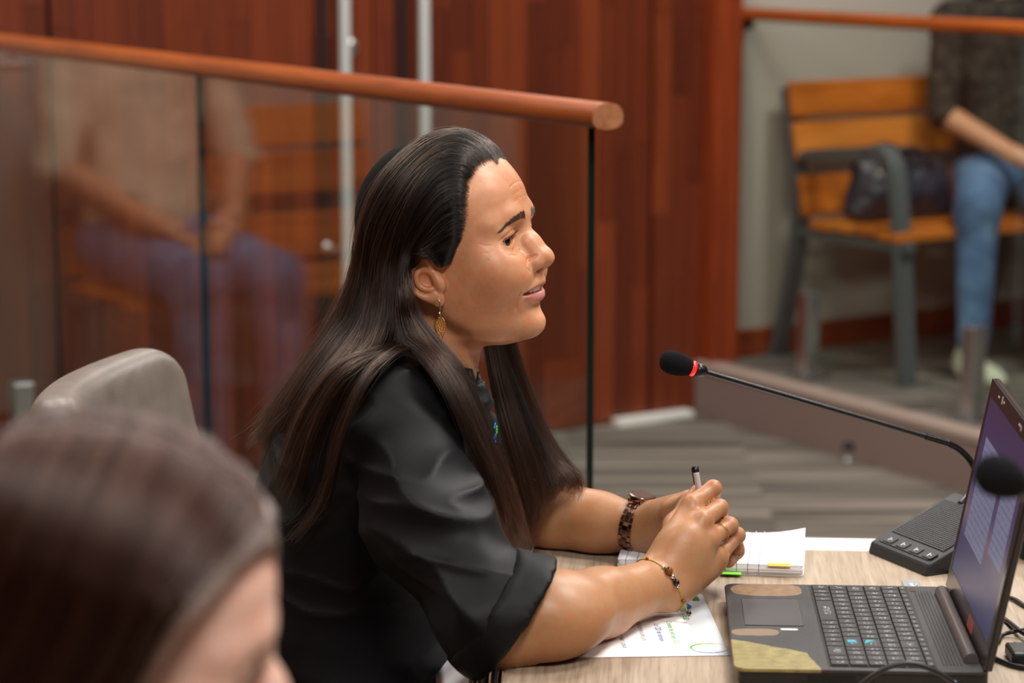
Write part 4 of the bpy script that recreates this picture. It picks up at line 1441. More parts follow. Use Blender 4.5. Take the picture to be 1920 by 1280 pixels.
Wk = L_WID - 0.018
rows_u = [  # widths in key units along the row, from the far end; 'row 0' is the space-bar row (nearest the user)
    [1.25, 1, 1, 1, 5.0, 1, 1, 1.0, 1, 1, 1, 2.1, 1, 1.0],
    [1.3, 1, 1, 1, 1, 1, 1, 1, 1, 1, 1, 1, 2.3, 0.7, 1, 1, 1],
    [1.7, 1, 1, 1, 1, 1, 1, 1, 1, 1, 1, 1, 1.9, 0.7, 1, 1, 1],
    [1.5, 1, 1, 1, 1, 1, 1, 1, 1, 1, 1, 1, 1, 1.1, 0.7, 1, 1, 1],
    [1, 1, 1, 1, 1, 1, 1, 1, 1, 1, 1, 1, 1, 1.6, 0.7, 1, 1, 1],
]
for ri, us in enumerate(rows_u):
    tot = sum(us); y = -0.008; x0 = KX0 + ri*row_h
    for u in us:
        w = u/tot*Wk
        key(x0, x0 + row_h, y - w, y)
        y -= w
y = -0.008; nf = 18
for i in range(nf):
    w = Wk/nf
    key(KX0 + 5*row_h + 0.0005, KX1, y - w, y); y -= w
for (x, yy, w, h, tri) in ((KX0 + row_h + 0.004, -L_WID*0.70, 0.008, 0.009, 0), (KX0 + 2*row_h + 0.0022, -L_WID*0.70, 0.011, 0.016, 1)):
    mb = MB()
    if tri: mb.prism([(x, yy - h*0.8), (x + w*0.2, yy), (x + w, yy), ], LH + 0.0026, LH + 0.0029)
    else: mb.box((x, yy - h, LH + 0.0026), (x + w, yy, LH + 0.0029))
    mb.build('teal_mark', MAT_TEAL, lap)
for k in range(6):
    x = 0.2045 + k*0.0034
    mb = MB(); mb.box((x, -L_WID + 0.02, LH), (x + 0.0012, -0.02, LH + 0.0005)); mb.build('groove_rib', MAT_LAPDARK, lap)
mb = MB(); mb.box((0.2005, -0.022, LH), (0.2065, -0.012, LH + 0.0004)); mb.build('badge', plain('badge', srgb(60, 34, 32), 0.4), lap)
# hinge bar and lid
LID_T = math.radians(10.5)
H_M = Matrix.Translation((L_DEP - 0.006, 0, LH + 0.001)) @ Matrix.Rotation(LID_T, 4, 'Y')
mb = MB(); mb.tube([(L_DEP - 0.014, -0.03, LH + 0.002), (L_DEP - 0.014, -L_WID + 0.03, LH + 0.002)], 0.0075, 14); mb.build('hinge_bar', plain('hinge_grey', srgb(96, 88, 88), 0.35, 0.3), lap, auto=40)
LID_H = 0.236
mb = MB(); mb.box((0.0015, -L_WID, 0.0), (0.0085, 0.0, LID_H), H_M); lid = mb.build('lid', MAT_LAPGLOSS, lap, bevel=0.002)
mb = MB()
for (y0, y1, z0, z1) in ((-L_WID+0.001, -0.001, 0.001, 0.024), (-L_WID+0.001, -0.001, LID_H-0.018, LID_H-0.001), (-0.013, -0.001, 0.024, LID_H-0.018), (-L_WID+0.001, -L_WID+0.013, 0.024, LID_H-0.018)):
    mb.box((-0.0003, y0, z0), (0.0015, y1, z1), H_M)
mb.build('bezel', MAT_LAPGLOSS, lid)
def screen_mat():
    t = NT('laptop_screen')
    uv = t.n('ShaderNodeTexCoord')
    sp = t.n('ShaderNodeSeparateXYZ'); t.l(uv.outputs['Generated'], sp.inputs[0])
    s_ = t.math('SUBTRACT', 1.0, sp.outputs[1])         # 0 at the far (left) end
    z_ = sp.outputs[2]
    bg = t.ramp(z_, [(0.0, srgb(44, 44, 84)), (0.22, srgb(60, 56, 92)), (0.36, srgb(112, 92, 104)), (0.5, srgb(70, 62, 100)), (0.75, srgb(58, 40, 84)), (1.0, srgb(54, 34, 72))])
    def rect(a0, a1, z0, z1):
        m = t.math('MULTIPLY', t.math('GREATER_THAN', s_, a0), t.math('LESS_THAN', s_, a1))
        return t.math('MULTIPLY', m, t.math('MULTIPLY', t.math('GREATER_THAN', z_, z0), t.math('LESS_THAN', z_, z1)))
    w1 = rect(0.10, 0.56, 0.24, 0.80); w2 = rect(0.64, 0.93, 0.34, 0.76)
    # lines of text
    ln = t.math('GREATER_THAN', t.math('FRACT', t.math('MULTIPLY', z_, 26.0)), 0.62)
    nz = t.noise(t.coords('Object', scale=(1, 60, 30)), 4.0, 3)
    txt = t.math('MULTIPLY', ln, t.math('GREATER_THAN', nz, 0.46))
    win = t.mix(t.math('MULTIPLY', txt, 0.45), srgb(116, 118, 146), srgb(70, 70, 96))
    c = t.mix(t.math('MAXIMUM', w1, w2), bg, win)
    em = t.b.inputs['Emission Color']
    t.l(c, em)
    t.b.inputs['Emission Strength'].default_value = 0.75
    t.set(Base_Color=(0.01, 0.01, 0.012, 1), Roughness=0.35)
    return t.m
mb = MB(); mb.box((0.0, -L_WID+0.013, 0.024), (0.0014, -0.013, LID_H-0.018), H_M); mb.build('screen', screen_mat(), lid)
mb = MB(); mb.box((-0.0006, -0.205, 0.006), (-0.0003, -0.168, 0.018), H_M); mb.build('lid_badge', plain('lid_badge', srgb(150, 62, 46), 0.4), lid)
mb = MB()
for (yy, zz, w, h) in ((-0.06, LID_H-0.010, 0.008, 0.002), (-0.085, LID_H-0.012, 0.004, 0.008), (-0.095, LID_H-0.009, 0.007, 0.002), (-0.20, LID_H-0.010, 0.012, 0.002), (-0.215, LID_H-0.013, 0.003, 0.005)):
    mb.box((-0.0006, yy - w, zz), (-0.0003, yy, zz + h), H_M)
mb.build('lid_scratches', plain('scratch', srgb(190, 180, 176), 0.6), lid)
# ports on the near edge
for (x, w) in ((0.072, 0.046), (0.130, 0.006)):
    mb = MB(); mb.box((x, -L_WID + 0.0022, 0.008), (x + w, -L_WID + 0.006, 0.013)); mb.build('port', plain('port_black', srgb(6, 6, 6), 0.6), lap)
mb = MB(); mb.lathe([(0.0016, 0), (0.0016, 0.001)], Matrix.Translation((0.214, -L_WID + 0.0025, 0.010)) @ Matrix.Rotation(math.pi/2, 4, 'X'), 10); mb.build('status_light', glow('status_light', (0.55, 0.7, 1.0, 1), 6.0), lap)

# ---- USB receiver plugged into the far edge of the laptop
us = thing('usb_stick', 'small silver USB stick plugged into the far side of the laptop', 'usb stick')
us.matrix_world = lap.matrix_world @ Matrix.Translation((0.206, 0.0, 0.006))
mb = MB(); mb.box((-0.0095, 0.0, 0.0), (0.0095, 0.034, 0.014)); mb.build('case', plain('usb_metal', (0.62, 0.62, 0.63, 1), 0.3, 0.6), us, bevel=0.002)
mb = MB(); mb.tube([(0.005*math.cos(t), 0.008 + 0.003*math.sin(t), 0.0142) for t in np.linspace(0, 2*math.pi, 16)], 0.0007, 6, cap=False); mb.build('loop', MAT_STEEL, us, smooth=True)

# ---- conference unit (wedge with a grille) and the gooseneck microphone in front of the woman
MAT_UNIT = plain('unit_black', srgb(32, 32, 34), 0.5, bump=(800, 0.1, 0.0004))
MAT_UNITDARK = plain('unit_dark', srgb(18, 18, 19), 0.5)
def conference_unit(label, M, grille=True):
    r = thing('conference_unit', label, 'conference unit'); r.matrix_world = M
    w, d, h0, h1 = 0.118, 0.125, 0.014, 0.062
    # local: x across the slope (front edge), y up the slope
    mb = MB()
    pr = [(0.0, 0.0), (0.004, h0), (d*0.93, h1 - 0.003), (d*0.985, h1), (d, h1 - 0.006), (d + 0.006, 0.0)]
    vs = [(0, y, z) for y, z in pr] + [(w, y, z) for y, z in pr]
    n = len(pr)
    fs = [tuple(range(n)), tuple(reversed(range(n, 2*n)))] + [(i, n+i, n+(i+1) % n, (i+1) % n) for i in range(n)]
    mb.add(vs, fs); mb.build('housing', MAT_UNIT, r, bevel=0.003)
    sl_ = math.atan2(h1 - 0.003 - h0, d*0.93 - 0.004)
    SM = Matrix.Translation((0, 0.004, h0)) @ Matrix.Rotation(sl_, 4, 'X')     # slope frame
    Ls = math.hypot(h1 - 0.003 - h0, d*0.93 - 0.004)
    mb = MB(); mb.prism(rrect(0.008, w-0.008, 0.005, 0.021, 0.004), 0.0, 0.0012, SM); mb.build('button_strip', MAT_UNITDARK, r)
    for i in range(4):
        x = 0.016 + i*0.026
        mb = MB(); mb.prism(rrect(x, x + 0.018, 0.007, 0.019, 0.002), 0.0012, 0.0022, SM); bt = mb.build('button', MAT_UNIT, r)
        mb = MB()
        mb.box((x + 0.007, 0.010, 0.0022), (x + 0.0085, 0.016, 0.0024), SM); mb.box((x + 0.010, 0.0125, 0.0022), (x + 0.0125, 0.0138, 0.0024), SM)
        mb.build('symbol', plain('symbol_white', srgb(210, 210, 210), 0.5), bt)
    mb = MB(); mb.prism([(w - 0.014 + 0.006*math.cos(a), Ls - 0.007 + 0.0032*math.sin(a)) for a in np.linspace(0, 2*math.pi, 20)[:-1]], 0.0, 0.001, SM); mb.build('badge', plain('unit_badge', srgb(190, 190, 190), 0.35, 0.6), r)
    # grille: rows of fine bars standing proud of a dark bed
    mb = MB(); mb.box((0.008, 0.027, 0.0), (w-0.008, Ls - 0.012, 0.0004), SM); mb.build('grille_bed', plain('grille_bed', srgb(6, 6, 6), 0.8), r)
    g = MB(); ny = 26
    for i in range(ny):
        y = 0.028 + (Ls - 0.041)*i/(ny-1)
        g.box((0.008, y, 0.0002), (w-0.008, y + 0.0018, 0.0012), SM)
    nx = 22
    for i in range(nx):
        x = 0.008 + (w - 0.0172)*i/(nx-1)
        g.box((x, 0.027, 0.0002), (x + 0.0012, Ls - 0.012, 0.0011), SM)
    go = g.build('grille', MAT_UNIT, r); go['kind'] = 'stuff'
    return r
cu_a = PZ(1626, 1036, TZ); cu_b = PZ(1730, 1079, TZ)
e_ = cu_b - cu_a
cu_ang = math.atan2(e_.y, e_.x)
cu_M = Matrix.Translation(cu_a) @ Matrix.Rotation(cu_ang, 4, 'Z')
unit1 = conference_unit('black conference unit with grille and buttons, half behind the laptop screen', cu_M)
unit2 = conference_unit('black conference unit at the right edge behind the laptop, mostly hidden', Matrix.Translation(PZ(1893, 1076, TZ) + Vector((0.160, 0.075, 0))) @ Matrix.Rotation(cu_ang - 0.15 + math.pi, 4, 'Z'))

MAT_FOAM = plain('black_foam', srgb(22, 22, 24), 0.95, spec=0.1, bump=(1100, 0.8, 0.001))
MAT_NECK = plain('gooseneck_black', srgb(20, 20, 22), 0.32)
MAT_RED = glow('red_ring', (1.0, 0.012, 0.012, 1), 2.2)
def microphone(label, tip, tail, rest, foam_len=0.038, foam_r=0.0138, lit=True, name='gooseneck_microphone'):
    """tip: end of the foam, tail: end of the straight part, rest: further points of the flexible neck"""
    tip, tail = Vector(tip), Vector(tail)
    r = thing(name, label, 'microphone', tip)
    ax = (tail - tip).normalized()
    q = ax.to_track_quat('Z', 'Y').to_matrix().to_4x4()
    L0 = foam_len
    prof = [(0.0006, 0.0), (foam_r*0.5, foam_len*0.03), (foam_r*0.8, foam_len*0.12), (foam_r*0.97, foam_len*0.28), (foam_r, foam_len*0.42), (foam_r*0.96, foam_len*0.6), (foam_r*0.82, foam_len*0.8), (foam_r*0.66, foam_len*0.97), (foam_r*0.5, foam_len)]
    mb = MB(); mb.lathe(prof, q, 28); mb.build('foam_windscreen', MAT_FOAM, r, smooth=True)
    mb = MB(); mb.lathe([(0.0080, L0 - 0.002), (0.0088, L0 - 0.001), (0.0088, L0 + 0.003), (0.0080, L0 + 0.004)], q, 24); mb.build('light_ring', MAT_RED if lit else MAT_NECK, r, auto=40)
    mb = MB(); mb.lathe([(0.0078, L0 + 0.004), (0.0082, L0 + 0.010), (0.0066, L0 + 0.016), (0.0036, L0 + 0.019)], q, 24); mb.build('capsule_collar', MAT_NECK, r, smooth=True)
    a = tip + ax*(L0 + 0.018)
    mb = MB(); mb.tube([a - tip, tail - tip], 0.0029, 12); mb.build('boom', MAT_NECK, r, auto=40)
    mb = MB(); mb.tube([tail - tip - ax*0.028, tail - tip], 0.0040, 12); mb.build('sleeve', MAT_NECK, r, auto=40)
    if rest:
        c = catmull([tail - tip] + [Vector(p) - tip for p in rest], 90)
        rr = [0.0034 + (0.0005 if i % 2 else 0) for i in range(90)]
        mb = MB(); mb.tube(c, rr, 10); mb.build('gooseneck', MAT_NECK, r, smooth=True)
    return r
mic1 = microphone('gooseneck microphone with glowing red ring in front of the woman', P(1239, 673, 2.66), P(1775, 829, 2.74),
                  [P(1800, 843, 2.75), P(1822, 868, 2.765), P(1832, 905, 2.80), PZ(1800, 945, TZ + 0.055)])
mic2 = microphone('blurred black microphone close to the camera in front of the laptop screen', P(1842, 880, 1.62), P(2080, 985, 1.70),
                  [P(2180, 1040, 1.74), P(2230, 1150, 1.80), PZ(2230, 1330, TZ + 0.02)], foam_len=0.040, foam_r=0.0150, lit=False)
mb = MB(); mb.lathe([(0.045, 0.0), (0.045, 0.006), (0.030, 0.014), (0.008, 0.022), (0.005, 0.03)], Matrix.Translation(PZ(2230, 1330, TZ) - mic2.location), 28); mb.build('table_foot', MAT_NECK, mic2, auto=40)

# ---- cables
MAT_CABLE = plain('black_cable', srgb(16, 16, 18), 0.4)
def cable(label, pts, r=0.0022, n=60):
    c = catmull(pts, n)
    mb = MB(); mb.tube([tuple(p) for p in c], r, 8)
    o = mb.build('cable', MAT_CABLE, None, smooth=True)
    return tag(o, label, 'cable')
zt = TZ + 0.003
cable('thin black cable curving down in front of the conference unit', [P(1812, 930, 2.79), P(1790, 958, 2.78), P(1769, 1000, 2.75), P(1764, 1035, 2.71), P(1775, 1066, 2.68), PZ(1796, 1092, TZ + 0.006)], 0.0017)
cable('black cable leaving the back of the laptop towards the right edge', [PZ(1872, 1118, zt), PZ(1900, 1122, zt), PZ(1935, 1140, zt), PZ(2020, 1152, zt), PZ(2180, 1130, zt)], 0.0024)
cable('black cable crossing the table behind the laptop', [PZ(1868, 1150, zt), PZ(1890, 1165, zt), PZ(1925, 1190, zt + 0.004), PZ(1990, 1215, zt), PZ(2120, 1225, zt), PZ(2280, 1180, zt)], 0.0026)
cable('grey looped cable touching the table behind the laptop', [PZ(1872, 1203, zt), PZ(1880, 1190, zt), PZ(1900, 1184, zt + 0.003), PZ(1925, 1178, zt + 0.006), PZ(1990, 1160, zt), PZ(2090, 1170, zt)], 0.0022)
cable('black power cable running to the right below the laptop screen', [PZ(1858, 1230, zt), PZ(1885, 1242, zt), PZ(1912, 1250, zt), PZ(1990, 1262, zt), PZ(2150, 1270, zt)], 0.0026)
cable('blurred black cable arching over the near edge of the laptop', [P(1560, 1330, 2.16), P(1612, 1285, 2.16), P(1650, 1258, 2.16), P(1695, 1243, 2.16), P(1740, 1252, 2.16), P(1785, 1277, 2.16), P(1850, 1330, 2.16)], 0.0027)
pl = thing('power_plug', 'black cable plug lying behind the laptop at the right edge', 'plug', PZ(1905, 1238, TZ + 0.0))
mb = MB(); mb.box((-0.008, -0.02, 0.0), (0.014, 0.02, 0.014)); mb.build('plug_body', MAT_CABLE, pl, bevel=0.003)
mb = MB(); mb.tube([(0.003, 0.018, 0.007), (0.006, 0.035, 0.006)], [0.005, 0.003], 10); mb.build('strain_relief', MAT_CABLE, pl, smooth=True)

# ---- spiral notepad
NZ = TZ
n_fr = PZ(1506, 986, TZ + 0.013); n_nr = PZ(1506, 1062, TZ + 0.013); n_nl = PZ(1143, 1050, TZ + 0.013)
nx_ = (n_nr - n_nl); n_ang = math.atan2(nx_.y, nx_.x)
NW, ND = 0.212, 0.150
note = thing('spiral_notepad', 'open spiral notepad of ruled paper under the clasped hands', 'notepad')
note.matrix_world = Matrix.Translation(Vector((n_nr.x, n_nr.y, NZ))) @ Matrix.Rotation(n_ang - 0.01, 4, 'Z')    # local origin: near right corner, x to the right, y away
def ruled():
    t = NT('ruled_paper')
    v = t.coords('Object')
    sp = t.n('ShaderNodeSeparateXYZ'); t.l(v, sp.inputs[0])
    a = t.math('FRACT', t.math('MULTIPLY', sp.outputs[0], 1/0.0127))
    b = t.math('FRACT', t.math('MULTIPLY', sp.outputs[1], 1/0.0052))
    m1 = t.math('LESS_THAN', a, 0.07); m2 = t.math('LESS_THAN', b, 0.10)
    c = t.mix(t.math('MULTIPLY', m1, t.math('LESS_THAN', sp.outputs[0], -0.05)), srgb(236, 236, 240), srgb(120, 116, 150))
    c = t.mix(t.math('MULTIPLY', m2, 0.35), c, srgb(180, 180, 205))
    t.color(c); t.set(Roughness=0.8)
    return t.m
MAT_RULED = ruled()
MAT_PAPER = plain('paper_white', srgb(238, 237, 236), 0.8)
MAT_EDGE = plain('page_edges', srgb(206, 204, 206), 0.85)
MAT_COVER = plain('notepad_cover', srgb(188, 178, 166), 0.6)
zz = 0.0
mb = MB(); mb.prism(rrect(-NW, 0.0, 0.0, ND, 0.006), 0.0, 0.0008); mb.build('back_cover', MAT_COVER, note)
for i, (th_, dx, dy, mt) in enumerate(((0.0022, 0.0006, 0.001, MAT_RULED), (0.0006, -0.0004, -0.0008, MAT_COVER), (0.0026, -0.0008, 0.0006, MAT_RULED), (0.0022, 0.0005, -0.0003, MAT_RULED), (0.0026, -0.0005, 0.0012, MAT_RULED))):
    z0 = 0.0010 + zz
    mb = MB(); mb.prism(rrect(-NW + dx, dx, dy, ND - 0.004, 0.005), z0, z0 + th_); mb.build('page_block', mt, note)
    zz += th_ + 0.0004
ztop = 0.0010 + zz
# top sheet, its far corner lifting
mb = MB(); nxs, nys = 14, 10
for j in range(nys+1):
    for i in range(nxs+1):
        x = -NW + NW*i/nxs; y = 0.0015 + (ND - 0.006)*j/nys
        lift = 0.008*max(0, (i/nxs - 0.72)/0.28)**2*max(0, (j/nys - 0.35)/0.65)**1.5
        mb.v.append((x, y, ztop + 0.0002 + lift))
for j in range(nys):
    for i in range(nxs):
        a = j*(nxs+1) + i; mb.f.append((a, a+1, a+nxs+2, a+nxs+1)); mb.m.append(0)
tp_ = mb.build('top_page', MAT_RULED, note, smooth=True)
so_ = tp_.modifiers.new('thick', 'SOLIDIFY'); so_.thickness = 0.00015
for i in range(20):
    x = -NW + 0.010 + i*0.0102
    mb = MB(); mb.tube([(x + 0.0012*math.sin(t*0.5), ND - 0.004 + 0.0038*math.cos(t), 0.0075 + 0.0072*math.sin(t)) for t in np.linspace(-0.6, 2*math.pi - 1.0, 16)], 0.00055, 6); mb.build('wire_loop', MAT_STEEL, note, smooth=True)
mb = MB(); mb.box((-0.040, -0.004, ztop + 0.0004), (-0.014, 0.008, ztop + 0.0007)); ot = mb.build('orange_index_tab', plain('orange_tab', srgb(250, 176, 40), 0.6), note)
mb = MB(); mb.box((-0.093, -0.010, 0.0030), (-0.070, 0.004, 0.0040)); mb.build('green_index_tab', plain('green_tab', srgb(130, 226, 60), 0.6), note)

# ---- printed sheet under her arm
s_nr = PZ(1369, 1228, TZ + 0.0008); s_nl = PZ(1035, 1233, TZ + 0.0008); s_fr = PZ(1346, 1086, TZ + 0.0008)
sx_ = s_nr - s_nl; s_ang = math.atan2(sx_.y, sx_.x)
SW, SD = 0.297, min(0.225, (s_fr - s_nr).length)
sheet = thing('printed_sheet', 'white printed sheet with green and blue headings beside the laptop', 'paper')
sheet.matrix_world = Matrix.Translation(Vector((s_nr.x, s_nr.y, TZ + 0.0006))) @ Matrix.Rotation(s_ang, 4, 'Z')
def sheet_mat():
    t = NT('printed_paper')
    v = t.coords('Object')
    sp = t.n('ShaderNodeSeparateXYZ'); t.l(v, sp.inputs[0])
    x, y = sp.outputs[0], sp.outputs[1]
    n = t.noise(t.coords('Object', scale=(120, 700, 1)), 1.0, 3, 0.7)
    c = srgb(246, 246, 248)
    tot = None
    for (xx, y0, y1) in ((-0.082, 0.055, 0.16), (-0.105, 0.03, 0.17), (-0.116, 0.10, 0.17), (-0.150, 0.018, 0.12), (-0.178, 0.016, 0.10), (-0.187, 0.012, 0.09), (-0.208, 0.012, 0.08), (-0.217, 0.02, 0.08)):
        m = t.math('MULTIPLY', t.math('LESS_THAN', t.math('ABSOLUTE', t.math('SUBTRACT', x, xx)), 0.0022), t.math('MULTIPLY', t.math('GREATER_THAN', y, y0), t.math('LESS_THAN', y, y1)))
        tot = m if tot is None else t.math('MAXIMUM', tot, m)
    tot = t.math('MULTIPLY', tot, t.math('GREATER_THAN', n, 0.5))
    band = t.math('GREATER_THAN', t.math('ADD', x, t.math('MULTIPLY', y, 0.16)), -0.012)
    col = t.mix(t.math('MULTIPLY', band, 1.0), c, srgb(206, 210, 214))
    col = t.mix(t.math('MULTIPLY', tot, 0.75), col, srgb(70, 70, 76))
    t.color(col); t.set(Roughness=0.75)
    return t.m
mb = MB(); nxs = 30
te = None
inv = sheet.matrix_world.inverted()
for j in (0, 1, 2, 3, 4):
    for i in range(nxs+1):
        x = -SW + SW*i/nxs; y = SD*j/4
        p = sheet.matrix_world @ Vector((x, y, 0))
        over = max(0.0, -(t_loc(p).x) - 0.004)           # part hanging over the table edge sags
        mb.v.append((x, y, 0.0 - 0.9*over*over/0.03 if over < 0.03 else -0.027 - (over-0.03)*0.9))
for j in range(4):
    for i in range(nxs):
        a = j*(nxs+1)+i; mb.f.append((a, a+1, a+nxs+2, a+nxs+1)); mb.m.append(0)
so = mb.build('sheet', sheet_mat(), sheet, smooth=True)
sm_ = so.modifiers.new('thick', 'SOLIDIFY'); sm_.thickness = 0.0002; sm_.offset = 1
def print_text(txt, x, y, size, mat, parent, name):
    cu = bpy.data.curves.new(name, 'FONT'); cu.body = txt; cu.size = size; cu.extrude = 0.00003
    cu.materials.append(mat)
    tmp = bpy.data.objects.new(name, cu); COL.objects.link(tmp)
    bpy.context.view_layer.update()
    me = bpy.data.meshes.new_from_object(tmp.evaluated_get(bpy.context.evaluated_depsgraph_get()))
    bpy.data.objects.remove(tmp); bpy.data.curves.remove(cu)
    o = bpy.data.objects.new(name, me); link(o, parent)
    o.location = (x, y, 0.00032); o.rotation_euler = (0, 0, -math.pi/2)
    return o
MAT_PGREEN = plain('print_green', srgb(96, 176, 72), 0.7); MAT_PBLUE = plain('print_blue', srgb(44, 84, 168), 0.7)
MAT_PDGREEN = plain('print_dark_green', srgb(70, 120, 34), 0.7); MAT_PORANGE = plain('print_orange', srgb(226, 150, 100), 0.7)
print_text('Comité de pilotage 2022', -0.052, 0.122, 0.0082, MAT_PGREEN, sheet, 'green_heading')
print_text('Le CJD de demain', -0.066, 0.114, 0.0086, MAT_PBLUE, sheet, 'blue_heading')
print_text('Dumbéa', -0.032, 0.178, 0.0145, MAT_PDGREEN, sheet, 'green_logo_word')
def flat_ring(cx, cy, rx, ry, a0, a1, w0, w1, mat, name, rot=0):
    mb = MB(); n = 32
    for i in range(n+1):
        a = a0 + (a1-a0)*i/n
        w = w0 + (w1-w0)*math.sin(math.pi*i/n)
        for k in (-1, 1):
            xx, yy = (rx + k*w)*math.cos(a), (ry + k*w)*math.sin(a)
            mb.v.append((cx + xx*math.cos(rot) - yy*math.sin(rot), cy + xx*math.sin(rot) + yy*math.cos(rot), 0.00034))
    for i in range(n):
        mb.f.append((2*i, 2*i+2, 2*i+3, 2*i+1)); mb.m.append(0)
    return mb.build(name, mat, sheet)
flat_ring(-0.020, 0.026, 0.017, 0.014, 0.9, 3.8, 0.0002, 0.0016, MAT_PGREEN, 'green_swoosh')
flat_ring(-0.018, 0.024, 0.019, 0.015, 3.4, 6.0, 0.0002, 0.0012, MAT_PBLUE, 'blue_swoosh')
flat_ring(-0.018, 0.026, 0.020, 0.017, -0.6, 3.3, 0.0001, 0.0005, MAT_PORANGE, 'orange_swoosh')
flat_ring(-0.030, 0.178, 0.010, 0.016, -1.4, 0.9, 0.0002, 0.0022, MAT_PBLUE, 'blue_logo_swoosh')
mb = MB(); mb.box((-0.014, SD - 0.027, 0.0003), (-0.006, SD - 0.010, 0.00036)); mb.build('green_block', MAT_PDGREEN, sheet)

# ================================================================== THE SPEAKING WOMAN
V3 = lambda p: np.array([p[0], p[1], p[2]], float)
HEAD_O = P(880, 482.5, 2.62) + Vector((0, 0, 0.0036))
HM = Matrix.Translation(HEAD_O) @ Matrix.Rotation(math.radians(-18), 4, 'Z')
HMn = np.array(HM); HMi = np.array(HM.inverted())
woman = thing('person', 'woman with long dark hair and black shirt speaking at the table, hands clasped', 'person')
hf = head_field(0.0012)
hv, hq = hf.mesh()
hc = head_colors(hv)
hvw = hv @ HMn[:3, :3].T + HMn[:3, 3]

# ---- arms and hands (world coordinates)
E1 = V3(P(946, 1183, 2.335)); A1 = V3(PZ(1015, 1157, TZ + 0.043)); B1 = V3(PZ(1125, 1131, TZ + 0.037)); W1 = V3(PZ(1236, 1093, TZ + 0.037))
af = Field((-0.14, 2.20, 0.66), (0.30, 2.98, 0.98), 0.0026, 0.06)
q3 = lambda px, py, Y: V3(P(px, py, Y))
af.chain([E1, A1, B1, W1], [0.040, 0.0415, 0.034, 0.0268], 0.02)
af.ell(V3(PZ(1060, 1150, TZ + 0.045)), (0.05, 0.045, 0.034), 0.03)
# near (right) hand: back of the hand towards the camera, knuckles to the upper right
mcp = [q3(1297, 946, 2.540), q3(1317, 976, 2.520), q3(1331, 1011, 2.517), q3(1346, 1045, 2.528)]
pip = [q3(1336, 916, 2.562), q3(1348, 952, 2.547), q3(1367, 985, 2.543), q3(1381, 1004, 2.553)]
dip = [q3(1340, 938, 2.595), q3(1352, 975, 2.580), q3(1366, 1008, 2.574), q3(1378, 1026, 2.577)]
tipf = [q3(1318, 955, 2.610), q3(1332, 990, 2.598), q3(1348, 1018, 2.590), q3(1360, 1036, 2.590)]
wc = [W1 + 0.012*np.array([-0.45, 0.25, 0.85]), W1 + 0.005*np.array([-0.3, 0.1, 0.6]), W1 + 0.004*np.array([0.3, -0.1, -0.6]), W1 + 0.012*np.array([0.4, -0.2, -0.8])]
for i in range(4):
    af.cap(wc[i], mcp[i], 0.0170, 0.0112, 0.014)
af.ell((W1*0.5 + mcp[1]*0.25 + mcp[2]*0.25), (0.026, 0.018, 0.034), 0.02)
af.cap(W1 + np.array([0.012, -0.002, -0.010]), mcp[3] + np.array([-0.006, 0.004, -0.012]), 0.0170, 0.0118, 0.014)      # heel of the hand
fr_ = [(0.0104, 0.0093, 0.0082, 0.0072), (0.0106, 0.0095, 0.0083, 0.0073), (0.0100, 0.0090, 0.0080, 0.0070), (0.0090, 0.0080, 0.0072, 0.0064)]
for i in range(4):
    af.chain([mcp[i], pip[i], dip[i], tipf[i]], list(fr_[i]), 0.0022)
    af.ell(mcp[i] + np.array([0, -0.0035, 0.002]), (0.0098, 0.0090, 0.0098), 0.006)          # knuckle
    af.ell(pip[i] + np.array([0.001, -0.0015, 0.001]), (0.0094, 0.0090, 0.0094), 0.003)
af.chain([W1 + np.array([0.01, 0.02, 0.02]), q3(1268, 985, 2.572), q3(1290, 950, 2.590), q3(1308, 922, 2.600)], [0.017, 0.0135, 0.0105, 0.0088], 0.008)   # thumb
# web between the fingers
# tendons
for i in (1, 2):
    af.cap(wc[i]*0.35 + mcp[i]*0.65 + np.array([0, -0.0125, 0]), mcp[i] + np.array([0, -0.0095, 0]), 0.0022, 0.003, 0.006)
# far (left) arm and hand
FE = q3(950, 960, 2.835); FA = q3(1040, 967, 2.795); FB = q3(1120, 981, 2.765); FW = q3(1205, 988, 2.728)
af.chain([FE, FA, FB, FW], [0.045, 0.041, 0.0345, 0.0262], 0.02)
lm = [q3(1292, 938, 2.655), q3(1305, 962, 2.640), q3(1314, 992, 2.632), q3(1318, 1018, 2.632)]
for i in range(4):
    af.cap(FW + np.array([0, 0, 0.010 - 0.007*i]), lm[i], 0.0185, 0.012, 0.014)
lp = [q3(1338, 945, 2.625), q3(1352, 975, 2.605), q3(1376, 1012, 2.592), q3(1380, 1032, 2.588)]
lt = [q3(1325, 975, 2.600), q3(1335, 1000, 2.590), q3(1384, 1030, 2.566), q3(1366, 1052, 2.560)]
for i in range(4):
    af.chain([lm[i], lp[i], lt[i]], [0.0105, 0.0093, 0.0076], 0.004)
af.chain([FW + np.array([0.012, -0.01, 0.008]), q3(1262, 958, 2.655), q3(1292, 942, 2.625), q3(1308, 930, 2.612)], [0.017, 0.0135, 0.0105, 0.0085], 0.008)
